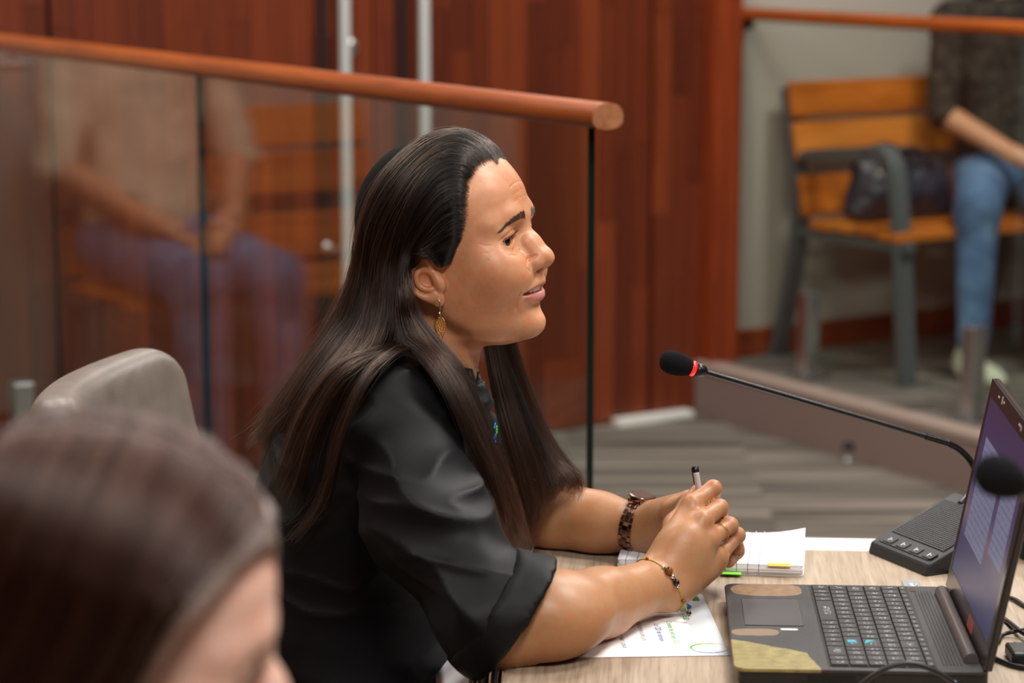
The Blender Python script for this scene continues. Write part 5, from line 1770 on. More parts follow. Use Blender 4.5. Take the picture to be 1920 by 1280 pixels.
# clip everything under the table top
sl, X, Y, Z = af.sub((-1, 0, 0), (1, 4, 2)); af.op(sl, (TZ + 0.0012) - Z + 0*X + 0*Y - 10*(X < TC.x - 0.002), 0.006, 'int')
av, aq = af.mesh()
def arm_colors(v):
    c = np.tile(SKIN_A*np.array([0.72, 0.74, 0.66]), (len(v), 1))
    nz = vnoise(v, 60, 8)*0.6 + vnoise(v, 170, 9)*0.4
    red = SKIN_A*np.array([0.74, 0.58, 0.48]); pale = SKIN_A*np.array([0.84, 0.90, 0.90])
    w = np.clip(nz*0.5, 0, 0.3)[:, None]; c = c*(1-w) + red*w
    w = np.clip(-nz*0.35, 0, 0.25)[:, None]; c = c*(1-w) + np.minimum(pale, 1)*w
    for p in mcp + pip:
        w = 0.42*np.exp(-(np.linalg.norm(v - p, axis=1)/0.012)**2)[:, None]
        c = c*(1-w) + red*w
    return c
parts = [(hvw, hq), (av, aq)]
cols = [hc, arm_colors(av)]
# trunk and thighs, hidden by the shirt and the table, close the body
bf = Field((-0.42, 2.22, 0.36), (0.30, 2.96, 1.08), 0.010, 0.1)
CH = q3(702, 960, 2.64); UP = q3(735, 825, 2.63); LU = q3(650, 1230, 2.64); PE = q3(630, 1400, 2.64)
SN = q3(735, 785, 2.505); SF = q3(800, 755, 2.80); NB = q3(812, 690, 2.63)
FEL = q3(935, 985, 2.855)
bf.ell(CH, (0.095, 0.14, 0.15), 0.05); bf.ell(LU, (0.10, 0.14, 0.17), 0.05); bf.cap(UP, NB, 0.07, 0.05, 0.04)
bf.cap(SN, SF, 0.04, 0.04, 0.04)
bf.chain([SN, E1], [0.04, 0.034], 0.02); bf.chain([SF, FEL], [0.04, 0.038], 0.02)
for yy in (2.54, 2.74):
    bf.chain([PE + np.array([0, yy - 2.64, 0.03]), np.array([0.10, yy, 0.50]), np.array([0.12, yy, 0.37])], [0.075, 0.06, 0.05], 0.03)
bv, bq = bf.mesh()
parts.append((bv, bq)); cols.append(np.tile(SKIN_A, (len(bv), 1)))
mesh_from('body', parts, MAT_SKIN, woman, cols)

# ---- black shirt with rolled sleeves
sf = Field((-0.46, 2.20, 0.40), (0.16, 3.00, 1.10), 0.0042, 0.08)
sf.ell(PE + np.array([0, 0, 0.0]), (0.135, 0.185, 0.16), 0.05)
sf.ell(LU, (0.128, 0.172, 0.19), 0.06)
sf.ell(CH, (0.127, 0.178, 0.165), 0.06)
sf.ell(UP + np.array([-0.01, 0, 0]), (0.105, 0.175, 0.115), 0.05)
sf.cap(SN + np.array([0, 0.02, 0.0]), SF, 0.052, 0.050, 0.05)
sf.cap(UP, NB + np.array([-0.01, 0, -0.012]), 0.075, 0.058, 0.05)
EL = q3(934, 1163, 2.335)
M1 = SN*0.5 + EL*0.5 + np.array([-0.016, -0.004, -0.010])
FOL = V3(PZ(1015, 1157, TZ + 0.045)); FOL2 = V3(PZ(1090, 1138, TZ + 0.04))
def sleeve_field(grow=0.0):
    s_ = Field((-0.46, 2.20, 0.40), (0.16, 3.00, 1.10), 0.0042, 0.08)
    s_.chain([SN, M1, EL], [0.058 + grow, 0.058 + grow, 0.054 + grow], 0.03)
    s_.chain([EL, FOL, FOL2], [0.054 + grow, 0.0505 + grow, 0.0495 + grow], 0.03)
    return s_
slv = sleeve_field()
# hem plane through three points of the opening
h1 = V3(PZ(1012, 1072, TZ + 0.085)); h2 = V3(PZ(1047, 1140, TZ + 0.05)); h3 = V3(PZ(946, 1252, TZ + 0.005))
HN = np.array([0.82, 0.02, -0.57]); HN /= np.linalg.norm(HN)
HP = V3(P(1014, 1118, 2.30))
def plane(sl_X_Y_Z, n, p):
    X, Y, Z = sl_X_Y_Z
    return (X - p[0])*n[0] + (Y - p[1])*n[1] + (Z - p[2])*n[2]
sl, X, Y, Z = slv.sub((-1, 0, 0), (1, 4, 2))
pl_ = plane((X, Y, Z), HN, HP)
slv.d[sl] = smax(slv.d[sl], pl_, 0.002)
slv.cap(A1 - (B1-A1)*0.15, A1 + (B1-A1)*0.8, 0.047, 0.047, 0.001, 'cut')
sl2, X2, Y2, Z2 = sf.sub((-1, 0, 0), (1, 4, 2))
# bring the sleeve field into the shirt grid by sampling
gx, gy, gz = np.meshgrid(sf.ax[0], sf.ax[1], sf.ax[2], indexing='ij')
sm = slv.sample(np.stack([gx.ravel(), gy.ravel(), gz.ravel()], 1)).reshape(gx.shape)
sf.d = smin(sf.d, sm.astype(np.float32), 0.022)
# armpit crease between sleeve and trunk
sf.chain([q3(655, 905, 2.44), q3(700, 1000, 2.43), q3(770, 1110, 2.42), q3(820, 1180, 2.42)], [0.003, 0.005, 0.006, 0.006], 0.02, 'cut')
sf.chain([SF, q3(880, 870, 2.87), FEL + np.array([-0.01, 0, 0.0])], [0.060, 0.057, 0.054], 0.03)
sf.cap(NB + np.array([0.012, 0, 0.02]), NB + np.array([0.02, 0, 0.10]), 0.055, 0.05, 0.004, 'cut')
sl, X, Y, Z = sf.sub((-1, 0, 0), (1, 4, 2)); sf.op(sl, (TZ + 0.002) - Z + 0*X + 0*Y - 10*(X < TC.x - 0.02), 0.004, 'int')
sv, sq = sf.mesh()
def grad(f, p, e=0.004):
    g = np.stack([f.sample(p + np.array([e, 0, 0])) - f.sample(p - np.array([e, 0, 0])), f.sample(p + np.array([0, e, 0])) - f.sample(p - np.array([0, e, 0])), f.sample(p + np.array([0, 0, e])) - f.sample(p - np.array([0, 0, e]))], 1)
    return g/np.maximum(np.linalg.norm(g, axis=1), 1e-9)[:, None]
def folds(v, n, amp=1.0):
    d1 = np.array([0.86, -0.1, -0.5]); d1 /= np.linalg.norm(d1)
    d2 = np.cross(d1, np.array([0, -1.0, 0])); d2 /= np.linalg.norm(d2)
    d3 = np.cross(d1, d2)
    w = vnoise(v, 9, 31)*0.03
    c = np.stack([(v @ d1)*5.5, (v @ d2 + w)*16.0, (v @ d3)*6.0], 1)
    r1 = 1 - np.abs(vnoise(c, 1.0, 21))*2
    c2 = np.stack([(v @ d1 + w)*11, (v @ d2 + (v @ d1)*0.35)*32.0, (v @ d3)*12.0], 1)
    r2 = 1 - np.abs(vnoise(c2, 1.0, 23))*2
    # long back folds running down the trunk
    h = (np.clip((r1 + 1)/2, 0, 1)**3.0 - 0.3)*0.0115 + (np.clip((r2 + 1)/2, 0, 1)**3.0 - 0.3)*0.0060
    return v + n*(h*amp)[:, None]
sn_ = grad(sf, sv)
dh = np.abs((sv - HP) @ HN)
fade = np.clip((dh - 0.004)/0.05, 0.08, 1)
low = np.clip((sv[:, 2] - TZ - 0.01)/0.03, 0, 1)*(sv[:, 0] > TC.x - 0.03) + 1.0*(sv[:, 0] <= TC.x - 0.03)
svd = sv + (folds(sv, sn_) - sv)*(fade*low)[:, None]
def shirt_mat():
    t = NT('black_shirt')
    v = t.coords('Object')
    t.color(t.ramp(t.noise(v, 25, 3), [(0.3, (0.0030, 0.0031, 0.0036, 1)), (0.7, (0.0048, 0.0050, 0.0057, 1))]))
    t.set(Roughness=0.52)
    t.b.inputs['Specular IOR Level'].default_value = 0.20
    t.b.inputs['Sheen Weight'].default_value = 0.03
    t.b.inputs['Sheen Roughness'].default_value = 0.4
    t.b.inputs['Sheen Tint'].default_value = (0.6, 0.65, 0.72, 1)
    w = t.noise(v, 1500, 2)
    t.bump(w, 0.25, 0.0004)
    return t.m
MAT_SHIRT = shirt_mat()
mesh_from('shirt', [(svd, sq)], MAT_SHIRT, woman)
# the turned-up cuff: a second layer near the hem
cf = sleeve_field(0.0035)
sl, X, Y, Z = cf.sub((-1, 0, 0), (1, 4, 2))
pl2 = plane((X, Y, Z), HN, HP)
cf.d[sl] = smax(smax(cf.d[sl], pl2 - 0.002, 0.003), -(pl2 + 0.036), 0.003)
inner = sleeve_field(-0.006)
cf.d = smax(cf.d, -inner.d, 0.002)
cf.cap(A1 - (B1-A1)*0.15, A1 + (B1-A1)*0.8, 0.0465, 0.0465, 0.001, 'cut')
sl, X, Y, Z = cf.sub((-1, 0, 0), (1, 4, 2)); cf.op(sl, (TZ + 0.0015) - Z + 0*X + 0*Y - 10*(X < TC.x - 0.002), 0.003, 'int')
cv, cq = cf.mesh()
cv = cv + grad(cf, cv)*((vnoise(cv, 60, 41)*0.0008)[:, None])
mesh_from('cuff', [(cv, cq)], MAT_SHIRT, woman)
# collar: a turned-down band round the neck
mb = MB()
NBv = NB + np.array([-0.004, 0.0, -0.006])
ring = []
nseg = 40
for i in range(nseg):
    an = math.radians(-150 + 300*i/(nseg-1))*1.0 + math.pi
    c_, s_ = math.cos(an), math.sin(an)
    base = NBv + np.array([c_*0.056, s_*0.060, 0.012 - 0.018*(-c_)*0.0 - 0.022*max(0, c_)])
    top = base + np.array([-c_*0.004, -s_*0.004, 0.018])
    out = base + np.array([c_*0.012, s_*0.012, -0.016])
    mb.v += [tuple(base), tuple(top), tuple(top + np.array([c_*0.004, s_*0.004, 0.0])), tuple(out)]
for i in range(nseg-1):
    for k in range(3):
        mb.f.append((i*4+k, i*4+k+1, (i+1)*4+k+1, (i+1)*4+k)); mb.m.append(0)
co = mb.build('collar', MAT_SHIRT, woman, smooth=True)
cm = co.modifiers.new('thick', 'SOLIDIFY'); cm.thickness = 0.0016

# ---- hair
def hair_mat2(name, root_c, tip_c, rough=0.24, rrough=0.5):
    t = NT(name)
    h = t.n('ShaderNodeBsdfHairPrincipled')
    h.parametrization = 'COLOR'
    hi = t.n('ShaderNodeHairInfo')
    c = t.ramp(hi.outputs['Intercept'], [(0.0, root_c), (0.45, tuple(root_c[i]*0.6 + tip_c[i]*0.4 for i in range(4))), (1.0, tip_c)])
    k = t.math('ADD', t.math('MULTIPLY', t.math('POWER', hi.outputs['Random'], 3.0), 2.6), 0.45)
    c = t.mix(1.0, c, k, 'MULTIPLY')
    t.l(c, h.inputs['Color'])
    h.inputs['Roughness'].default_value = rough
    h.inputs['Radial Roughness'].default_value = rrough
    h.inputs['IOR'].default_value = 1.40
    t.l(h.outputs[0], t.out.inputs['Surface'])
    return t.m
MAT_HAIR = hair_mat2('dark_brown_hair', (0.007, 0.0048, 0.0038, 1), (0.018, 0.0098, 0.0066, 1))
MAT_HAIRB = hair_mat2('brown_hair_lengths', (0.007, 0.0042, 0.003, 1), (0.022, 0.0105, 0.0062, 1))
MAT_HAIRCAP = plain('hair_mass', (0.005, 0.0035, 0.0028, 1), 0.8, spec=0.1)
MAT_BROW = hair_mat2('brow_hair', (0.018, 0.013, 0.011, 1), (0.02, 0.014, 0.012, 1))
head_details(hf, woman, HM, MAT_BROW, brow_n=520, gaze=math.radians(-15))

def head_local(p): return np.asarray(p) @ HMi[:3, :3].T + HMi[:3, 3]
def head_world(p): return np.asarray(p) @ HMn[:3, :3].T + HMn[:3, 3]
def on_head(px, py, off=0.007):
    d = ray(px, py)
    ts = np.arange(2.40, 2.86, 0.0015)
    w = np.array([0, 0, CAM_H])[None] + ts[:, None]*np.array([d.x, d.y, d.z])[None]
    l = head_local(w)
    dd = hf.sample(l)
    inside = np.nonzero(dd < 0)[0]
    i = inside[0] if len(inside) else int(np.argmin(dd))
    p = l[i:i+1]
    g = grad(hf, p)
    val = hf.sample(p)[0]
    p = p + g*(off - val if not len(inside) else off)
    return head_world(p)[0]
def guide(pts, n=40, off=0.008):
    out = []
    for k, p in enumerate(pts):
        if len(p) == 2: out.append(on_head(p[0], p[1], off if k > 0 else 0.001))
        else: out.append(V3(P(*p)))
    return catmull(out, n)
hrng = np.random.default_rng(23)
def sheet_strands(guides, per, jit=0.003, wave=0.0016, depth=0.006, taper=True, n=32, clump=10, clump_k=0.6, start=(0.0, 0.0), endvar=0.12, push=None, normal=(0, -1, 0)):
    """strands between neighbouring guides, gathered into locks"""
    out = []
    nrm = np.array(normal, float)
    for a, b in zip(guides[:-1], guides[1:]):
        cl = hrng.random(clump)
        cdep = hrng.random(clump)
        cph = hrng.random((clump, 3))*6.28
        for _ in range(per):
            t = hrng.random()
            j = int(np.argmin(np.abs(cl - t)))
            s = np.linspace(0, 1, n)
            tt = t + (cl[j] - t)*clump_k*np.clip(s*1.6, 0, 1)
            e = 1 - hrng.random()*endvar
            s0 = start[0] + math.sqrt(hrng.random())*(start[1] - start[0])
            u = (s0 + (e - s0)*s)*(len(a)-1)
            i0 = np.clip(u.astype(int), 0, len(a)-2); fr = (u - i0)[:, None]
            pa = a[i0]*(1-fr) + a[i0+1]*fr; pb = b[i0]*(1-fr) + b[i0+1]*fr
            p = pa*(1-tt[:, None]) + pb*tt[:, None]
            grow = np.clip(s*3, 0.12, 1)[:, None]
            dz = (hrng.random()*0.6 + cdep[j]*0.4 - 0.5)*depth
            off = nrm[None]*dz*grow + hrng.normal(size=3)[None]*jit*grow*(0.35 + 0.65*s[:, None])
            wv = np.stack([np.sin(s*9 + cph[j, k]) for k in range(3)], 1)*wave*s[:, None] + np.stack([np.sin(s*23 + hrng.random()*6.28) for k in range(3)], 1)*wave*0.25
            out.append(p + off + wv)
    return out
# near side of the head: lines of flow, from the middle of the forehead to the temple
NG = [
    [(952, 303), (926, 272), (880, 256), (825, 262), (768, 296), (716, 356), (686, 430), (664, 505, 2.598), (640, 566, 2.60), (606, 632, 2.60), (556, 702, 2.60), (500, 772, 2.60), (462, 815, 2.60)],
    [(935, 302), (900, 276), (855, 263), (800, 282), (745, 328), (705, 395), (680, 470, 2.590), (662, 540, 2.588), (640, 600, 2.585), (600, 660, 2.575), (555, 725, 2.57), (512, 790, 2.57), (484, 850, 2.575)],
    [(918, 308), (885, 284), (842, 276), (795, 302), (748, 358), (714, 428), (694, 500, 2.580), (680, 570, 2.572), (660, 625, 2.562), (622, 676, 2.548), (582, 735, 2.54), (545, 810, 2.54), (510, 890, 2.55)],
    [(900, 320), (868, 300), (830, 300), (790, 335), (752, 395), (726, 460), (710, 530, 2.566), (702, 590, 2.556), (688, 640, 2.536), (654, 686, 2.505), (610, 745, 2.495), (578, 820, 2.50), (550, 905, 2.51)],
    [(887, 340), (860, 326), (825, 334), (790, 375), (762, 430), (744, 490, 2.557), (732, 550, 2.548), (728, 600, 2.538), (720, 640, 2.515), (698, 668, 2.480), (660, 712, 2.455), (630, 790, 2.465), (604, 880, 2.47)],
    [(882, 372), (856, 366), (826, 380), (798, 415), (775, 458), (758, 505), (748, 560, 2.538), (748, 605, 2.528), (756, 640, 2.508), (790, 668, 2.475), (835, 725, 2.455), (872, 810, 2.452), (905, 900, 2.462)],
    [(880, 408), (856, 408), (830, 422), (805, 446), (783, 472), (765, 505), (757, 552, 2.525), (762, 600, 2.52), (778, 640, 2.505), (815, 672, 2.480), (858, 742, 2.462), (895, 838, 2.462), (930, 940, 2.472)],
    [(872, 440), (852, 446), (828, 458), (806, 470), (784, 480), (768, 500), (760, 545, 2.527), (768, 595, 2.523), (792, 640, 2.51), (832, 684, 2.488), (876, 765, 2.478), (915, 868, 2.480), (950, 985, 2.490)],
    [(858, 468), (842, 474), (824, 480), (805, 482), (786, 481), (771, 496), (764, 540, 2.53), (776, 594, 2.526), (806, 640, 2.515), (850, 690, 2.50), (892, 772, 2.495), (932, 880, 2.497), (966, 1010, 2.505)],
    [(849, 490), (838, 494), (824, 494), (806, 487), (790, 480), (775, 492), (768, 535, 2.535), (784, 592, 2.53), (820, 640, 2.52), (862, 688, 2.512), (908, 780, 2.508), (948, 890, 2.512), (984, 1022, 2.520)],
]
ng = [guide(g, 44) for g in NG]
st = sheet_strands(ng[:5], 1000, 0.0032, 0.0024, 0.012, n=34, clump=9, clump_k=0.45, endvar=0.3, start=(0.0, 0.05))
st2 = sheet_strands(ng[5:], 800, 0.0022, 0.0016, 0.010, n=34, clump=8, clump_k=0.35, start=(0.0, 0.06))
st3 = sheet_strands(ng[4:6], 760, 0.0018, 0.0012, 0.008, n=34, clump=8, clump_k=0.2, start=(0.0, 0.06))
st3 = [s[:int(34*0.60)] for s in st3]
# second, inner layer so no scalp shows
st4 = [s[:int(34*0.62)] for s in sheet_strands([guide(g, 44, 0.004) for g in NG], 420, 0.0015, 0.001, 0.004, n=34, clump=14, clump_k=0.2, start=(0.01, 0.08))]
# far side: the same lines mirrored on the head, then falling in front of the far shoulder
def mirror(g):
    l = head_local(g); l = l.copy(); l[:, 1] = -l[:, 1]
    return head_world(l)
FT = [
    [(905, 560, 2.735), (912, 640, 2.725), (926, 720, 2.705), (946, 810, 2.690), (968, 900, 2.685), (982, 965, 2.685), (984, 1030, 2.680)],
    [(915, 560, 2.740), (930, 645, 2.735), (952, 730, 2.725), (978, 815, 2.715), (1002, 890, 2.710), (1012, 945, 2.705), (1000, 985, 2.700)],
    [(925, 560, 2.745), (946, 645, 2.745), (972, 735, 2.745), (1003, 815, 2.740), (1036, 868, 2.735), (1058, 896, 2.73), (1040, 925, 2.725)],
    [(935, 560, 2.750), (962, 645, 2.755), (990, 730, 2.760), (1024, 808, 2.760), (1062, 866, 2.757), (1092, 905, 2.755), (1090, 935, 2.752)],
]
fall = []
for i, ft in enumerate(FT):
    head_part = mirror(guide([p for p in NG[(9, 8, 6, 5)[i]] if len(p) == 2][:6], 14))
    pts = [head_part[0], head_part[4], head_part[8], head_part[11], head_part[13]] + [V3(P(*p)) for p in ft]
    fall.append(catmull(pts, 44))
st5 = sheet_strands(fall, 1500, 0.0034, 0.0020, 0.016, n=36, clump=8, clump_k=0.45)
mg = [mirror(guide([p for p in g if len(p) == 2], 24)) for g in NG]
st6 = sheet_strands(mg, 260, 0.002, 0.001, 0.008, n=20, clump=10, clump_k=0.2)
# back of the far side going down the back
# loose, lighter locks over the near shoulder and down the back
LK = [
    ([[(742, 600, 2.535), (738, 640, 2.515), (705, 655, 2.485), (655, 672, 2.475), (604, 715, 2.48), (560, 785, 2.49), (525, 870, 2.50), (498, 930, 2.52)],
      [(752, 612, 2.53), (748, 652, 2.50), (716, 668, 2.468), (672, 692, 2.452), (630, 742, 2.452), (594, 820, 2.458), (566, 900, 2.47), (540, 960, 2.49)]], 700, 0.003),
    ([[(760, 625, 2.525), (752, 650, 2.495), (726, 660, 2.462), (690, 690, 2.440), (654, 748, 2.432), (622, 836, 2.436), (602, 920, 2.446), (566, 990, 2.46)],
      [(774, 632, 2.52), (770, 652, 2.488), (744, 662, 2.456), (708, 694, 2.430), (672, 752, 2.420), (640, 836, 2.424), (614, 930, 2.436), (545, 1015, 2.46)]], 260, 0.0022),
    ([[(700, 610, 2.55), (690, 660, 2.53), (640, 700, 2.53), (585, 750, 2.54), (535, 800, 2.55), (495, 850, 2.56)],
      [(690, 600, 2.57), (664, 660, 2.57), (606, 704, 2.58), (540, 754, 2.59), (490, 800, 2.60), (456, 830, 2.60)]], 700, 0.004),
    ([[(648, 840, 2.43), (625, 905, 2.435), (612, 960, 2.44), (560, 985, 2.46), (520, 1010, 2.47)],
      [(640, 842, 2.43), (612, 900, 2.435), (596, 950, 2.44), (570, 1000, 2.46), (535, 1035, 2.47)]], 36, 0.004),
    ([[(790, 640, 2.512), (826, 690, 2.476), (866, 770, 2.458), (900, 850, 2.458), (930, 930, 2.466), (948, 990, 2.478)],
      [(840, 660, 2.52), (880, 720, 2.508), (920, 810, 2.502), (952, 900, 2.504), (980, 985, 2.512), (992, 1025, 2.52)]], 1500, 0.0026),
]
st7 = []
for gs, per, jit in LK:
    st7 += sheet_strands([catmull([V3(P(*p)) for p in g], 40) for g in gs], per, jit, 0.0024, 0.012, n=34, clump=7, clump_k=0.5, endvar=0.2)
# stray hairs
stray = []
for s in list(st[::60]) + list(st5[::70]) + list(st7[::60]):
    k = np.linspace(0, 1, len(s))[:, None]
    stray.append(s + hrng.normal(size=3)[None]*0.016*k**1.5 + np.stack([np.sin(k[:, 0]*7 + hrng.random()*6), np.sin(k[:, 0]*5 + hrng.random()*6), np.sin(k[:, 0]*6 + hrng.random()*6)], 1)*0.006*k)
hair_object('hair', st + st2 + st3 + st4 + st6, 0.00015, MAT_HAIR, woman)
hair_object('hair_lengths', st5 + st7, 0.00014, MAT_HAIRB, woman)
hair_object('stray_hair', stray, 0.00006, MAT_HAIRB, woman)
MAT_HAIRL = hair_mat2('brown_hair_highlights', (0.014, 0.008, 0.0055, 1), (0.055, 0.027, 0.016, 1), 0.28)
lite = []
for s in list(st[::14]) + list(st5[::12]) + list(st7[::9]) + list(st2[::16]):
    k = np.linspace(0, 1, len(s))[:, None]
    d_ = np.array([0, -0.0035, 0.0012]) + hrng.normal(size=3)*0.002
    lite.append((s + d_[None]*np.clip(k*4, 0, 1) + hrng.normal(size=3)[None]*0.004*k**2)[len(s)//5:])
hair_object('hair_highlights', lite, 0.00017, MAT_HAIRL, woman)

# scalp mass under the strands: a cap bounded by the hairline
cap = Field((-0.15, -0.10, -0.14), (0.075, 0.10, 0.15), 0.0024, 0.05)
cap.ell((-0.032, 0, 0.047), (0.0945, 0.0775, 0.0825), 0.012)
cap.ell((-0.048, 0, 0.024), (0.0775, 0.0735, 0.073), 0.02)
sl, X, Y, Z = cap.sub((-1, -1, -1), (1, 1, 1))
xh = np.interp(Z, [-0.14, -0.03, -0.012, 0.004, 0.030, 0.054, 0.085, 0.105, 0.135], [-0.055, -0.048, -0.034, -0.010, 0.003, 0.006, 0.008, 0.024, 0.024])
cap.d[sl] = smax(cap.d[sl], (X - xh)*0.8 + 0*Y, 0.012)
capv, capq = cap.mesh()
mesh_from('hair_cap', [(head_world(capv), capq)], MAT_HAIRCAP, woman)
# inner masses that keep the long hair opaque
mass = Field((-0.36, 2.42, 0.78), (0.12, 2.80, 1.26), 0.005, 0.08)
def mass_chain(pts, rs, k=0.02):
    c = catmull([V3(P(*p)) for p in pts], 14)
    mass.chain(list(c), list(np.interp(np.linspace(0, 1, 14), np.linspace(0, 1, len(rs)), rs)), k)
mass_chain([(722, 500, 2.615), (700, 580, 2.615), (665, 650, 2.61), (620, 710, 2.605), (570, 770, 2.605), (525, 815, 2.61)], [0.020, 0.020, 0.020, 0.018, 0.012, 0.003])
mass_chain([(745, 560, 2.575), (745, 610, 2.565), (730, 650, 2.55), (690, 690, 2.535), (640, 740, 2.53), (600, 820, 2.54)], [0.010, 0.010, 0.010, 0.009, 0.007, 0.002])
mass_chain([(800, 630, 2.545), (840, 690, 2.51), (885, 790, 2.497), (925, 890, 2.497), (955, 970, 2.503)], [0.008, 0.007, 0.007, 0.006, 0.002], 0.008)
mass2 = Field((-0.02, 2.66, 0.78), (0.12, 2.80, 1.20), 0.004, 0.08)
mass_near, mass = mass, mass2
mass_chain([(930, 640, 2.745), (955, 720, 2.735), (985, 800, 2.73), (1010, 860, 2.73), (1020, 905, 2.725)], [0.008, 0.009, 0.010, 0.008, 0.002], 0.008)
mesh_from('far_hair_mass', [mass2.mesh()], MAT_HAIRCAP, woman)
mesh_from('hair_mass', [mass_near.mesh()], MAT_HAIRCAP, woman)

# ================================================================== WHAT THE WOMAN WEARS AND HOLDS
def radial(f, c, d, start=0.08):
    """surface point met coming from c + d*start towards c"""
    d = np.array(d, float); d /= np.linalg.norm(d)
    t = np.arange(start, 0.0, -0.0004)
    q = np.array(c)[None] + t[:, None]*d[None]
    v = f.sample(q)
    i = int(np.argmax(v < 0))
    return q[i], d
# ---- wrist watch on the far wrist
wd_ = FW - FB; wd_ /= np.linalg.norm(wd_)
wcn = FB + (FW - FB)*0.90
wd_ = wd_ - np.array([0, 0, 0.22]); wd_ /= np.linalg.norm(wd_)
up_ = np.array([0, 0, 1.0]); up_ -= wd_*(up_ @ wd_); up_ /= np.linalg.norm(up_)
sd_ = np.cross(wd_, up_)
MAT_ROSE = plain('rose_gold', (0.36, 0.21, 0.165, 1), 0.22, 1.0)
MAT_ROSEDK = plain('rose_gold_dark', (0.16, 0.09, 0.075, 1), 0.25, 1.0)
watch = thing('wrist_watch', 'rose gold link watch on the far wrist of the speaking woman', 'watch', Vector(wcn))
def ring_pt(a, lift):
    d = up_*math.cos(a) + sd_*math.sin(a)
    p, d = radial(af, wcn, d, 0.045)
    return p + d*lift, d
NL = 24
for i in range(NL):
    a = 2*math.pi*i/NL
    if abs((a + math.pi) % (2*math.pi) - math.pi) < 0.42: continue
    p, d = ring_pt(a, 0.0012)
    tg = np.cross(wd_, d)
    R4 = Matrix((Vector(wd_), Vector(tg), Vector(d))).transposed().to_4x4()
    M4 = Matrix.Translation(Vector(p - wcn)) @ R4
    mb = MB(); mb.box((-0.0085, -0.0031, -0.001), (-0.0036, 0.0031, 0.0013), M4); mb.box((0.0036, -0.0031, -0.001), (0.0085, 0.0031, 0.0013), M4)
    lk_ = mb.build('link', MAT_ROSE, watch, bevel=0.0004)
    mb = MB(); mb.box((-0.0034, -0.0031 + (0.0032 if i % 2 else 0), -0.001), (0.0034, 0.0028 + (0.0032 if i % 2 else 0), 0.0017), M4); mb.build('centre_link', MAT_ROSEDK if i % 2 else MAT_ROSE, lk_, bevel=0.0004)
p, d = ring_pt(0.0, 0.0012)
R4 = Matrix((Vector(wd_), Vector(np.cross(d, wd_)), Vector(d))).transposed().to_4x4()
M4 = Matrix.Translation(Vector(p - wcn)) @ R4
mb = MB(); mb.lathe([(0.0140, -0.001), (0.0158, 0.0015), (0.0160, 0.0050), (0.0150, 0.0066), (0.0128, 0.0070)], M4, 32); cs = mb.build('case', MAT_ROSE, watch, auto=40)
mb = MB(); mb.lathe([(0.0127, 0.0062), (0.0127, 0.0072)], M4, 32); mb.build('dial', plain('watch_dial', (0.22, 0.15, 0.13, 1), 0.2, 0.6), cs)
mb = MB(); mb.tube([M4 @ Vector((0.0158, 0, 0.003)), M4 @ Vector((0.0190, 0, 0.003))], 0.0018, 10); mb.build('crown', MAT_ROSE, cs, auto=40)
for s in (-1, 1):
    for sx_2 in (-1, 1):
        mb = MB(); mb.box((sx_2*0.0075 - 0.0015, s*0.0125 - 0.004, -0.001), (sx_2*0.0075 + 0.0015, s*0.0125 + 0.004, 0.0035), M4); mb.build('lug', MAT_ROSE, cs, bevel=0.0005)

# ---- beaded thread bracelet on the near wrist
bd_ = W1 - B1; bd_ /= np.linalg.norm(bd_)
bn = bd_ + np.array([0.0, -0.05, 0.42]); bn /= np.linalg.norm(bn)
bc = B1 + (W1 - B1)*0.96
bu = np.array([0, 0, 1.0]); bu -= bn*(bu @ bn); bu /= np.linalg.norm(bu)
bs = np.cross(bn, bu)                       # points away from or towards the camera
if bs[1] > 0: bs = -bs
brac = thing('bracelet', 'thin yellow thread bracelet with brown beads on the near wrist', 'bracelet', Vector(bc))
bp = []
for i in range(49):
    a = 2*math.pi*i/48
    p, d = radial(af, bc, bu*math.cos(a) + bs*math.sin(a), 0.06)
    bp.append(p + d*0.0007 - bc)
mb = MB(); mb.tube(bp, 0.0007, 6, cap=False); mb.build('thread', plain('yellow_thread', srgb(168, 140, 20), 0.8), brac, smooth=True)
def bead(a, r, mat, lift=1.0, sc_=(1, 1, 1)):
    p, d = radial(af, bc, bu*math.cos(a) + bs*math.sin(a), 0.06)
    o = uv_ball('bead', r, mat, brac, Vector(p + d*r*0.8*lift - bc), 16, 10, sc_)
    return o
MAT_TIGER = cloth('tiger_eye', [(0.35, srgb(60, 30, 10)), (0.6, srgb(130, 78, 26))], 160, 0.15, 2, (10, 0.0, 0.001))
MAT_SILVER = plain('silver', (0.75, 0.75, 0.76, 1), 0.25, 1.0)
MAT_ONYX = plain('onyx', (0.006, 0.005, 0.005, 1), 0.08)
for (a, r, mt) in ((0.58, 0.0022, MAT_SILVER), (0.80, 0.0046, MAT_TIGER), (1.03, 0.0026, MAT_SILVER), (1.14, 0.0024, MAT_ROSEDK), (1.28, 0.0034, MAT_ONYX), (1.44, 0.0020, MAT_SILVER), (2.02, 0.0026, MAT_TIGER), (-0.1, 0.0018, MAT_TIGER)):
    bead(a, r, mt)
pe, de = radial(af, bc, bu*math.cos(2.08) + bs*math.sin(2.08), 0.06)
mb = MB(); mb.tube([Vector(pe - bc), Vector(pe - bc) + Vector((0.004, -0.004, -0.006)), Vector(pe - bc) + Vector((0.006, -0.006, -0.010))], 0.0006, 6); mb.build('thread_end', plain('yellow_thread_end', srgb(168, 140, 20), 0.8), brac)
uv_ball('end_bead', 0.0026, MAT_ROSEDK, brac, Vector(pe - bc) + Vector((0.007, -0.007, -0.011)), 14, 8, (1.0, 1.0, 1.3))

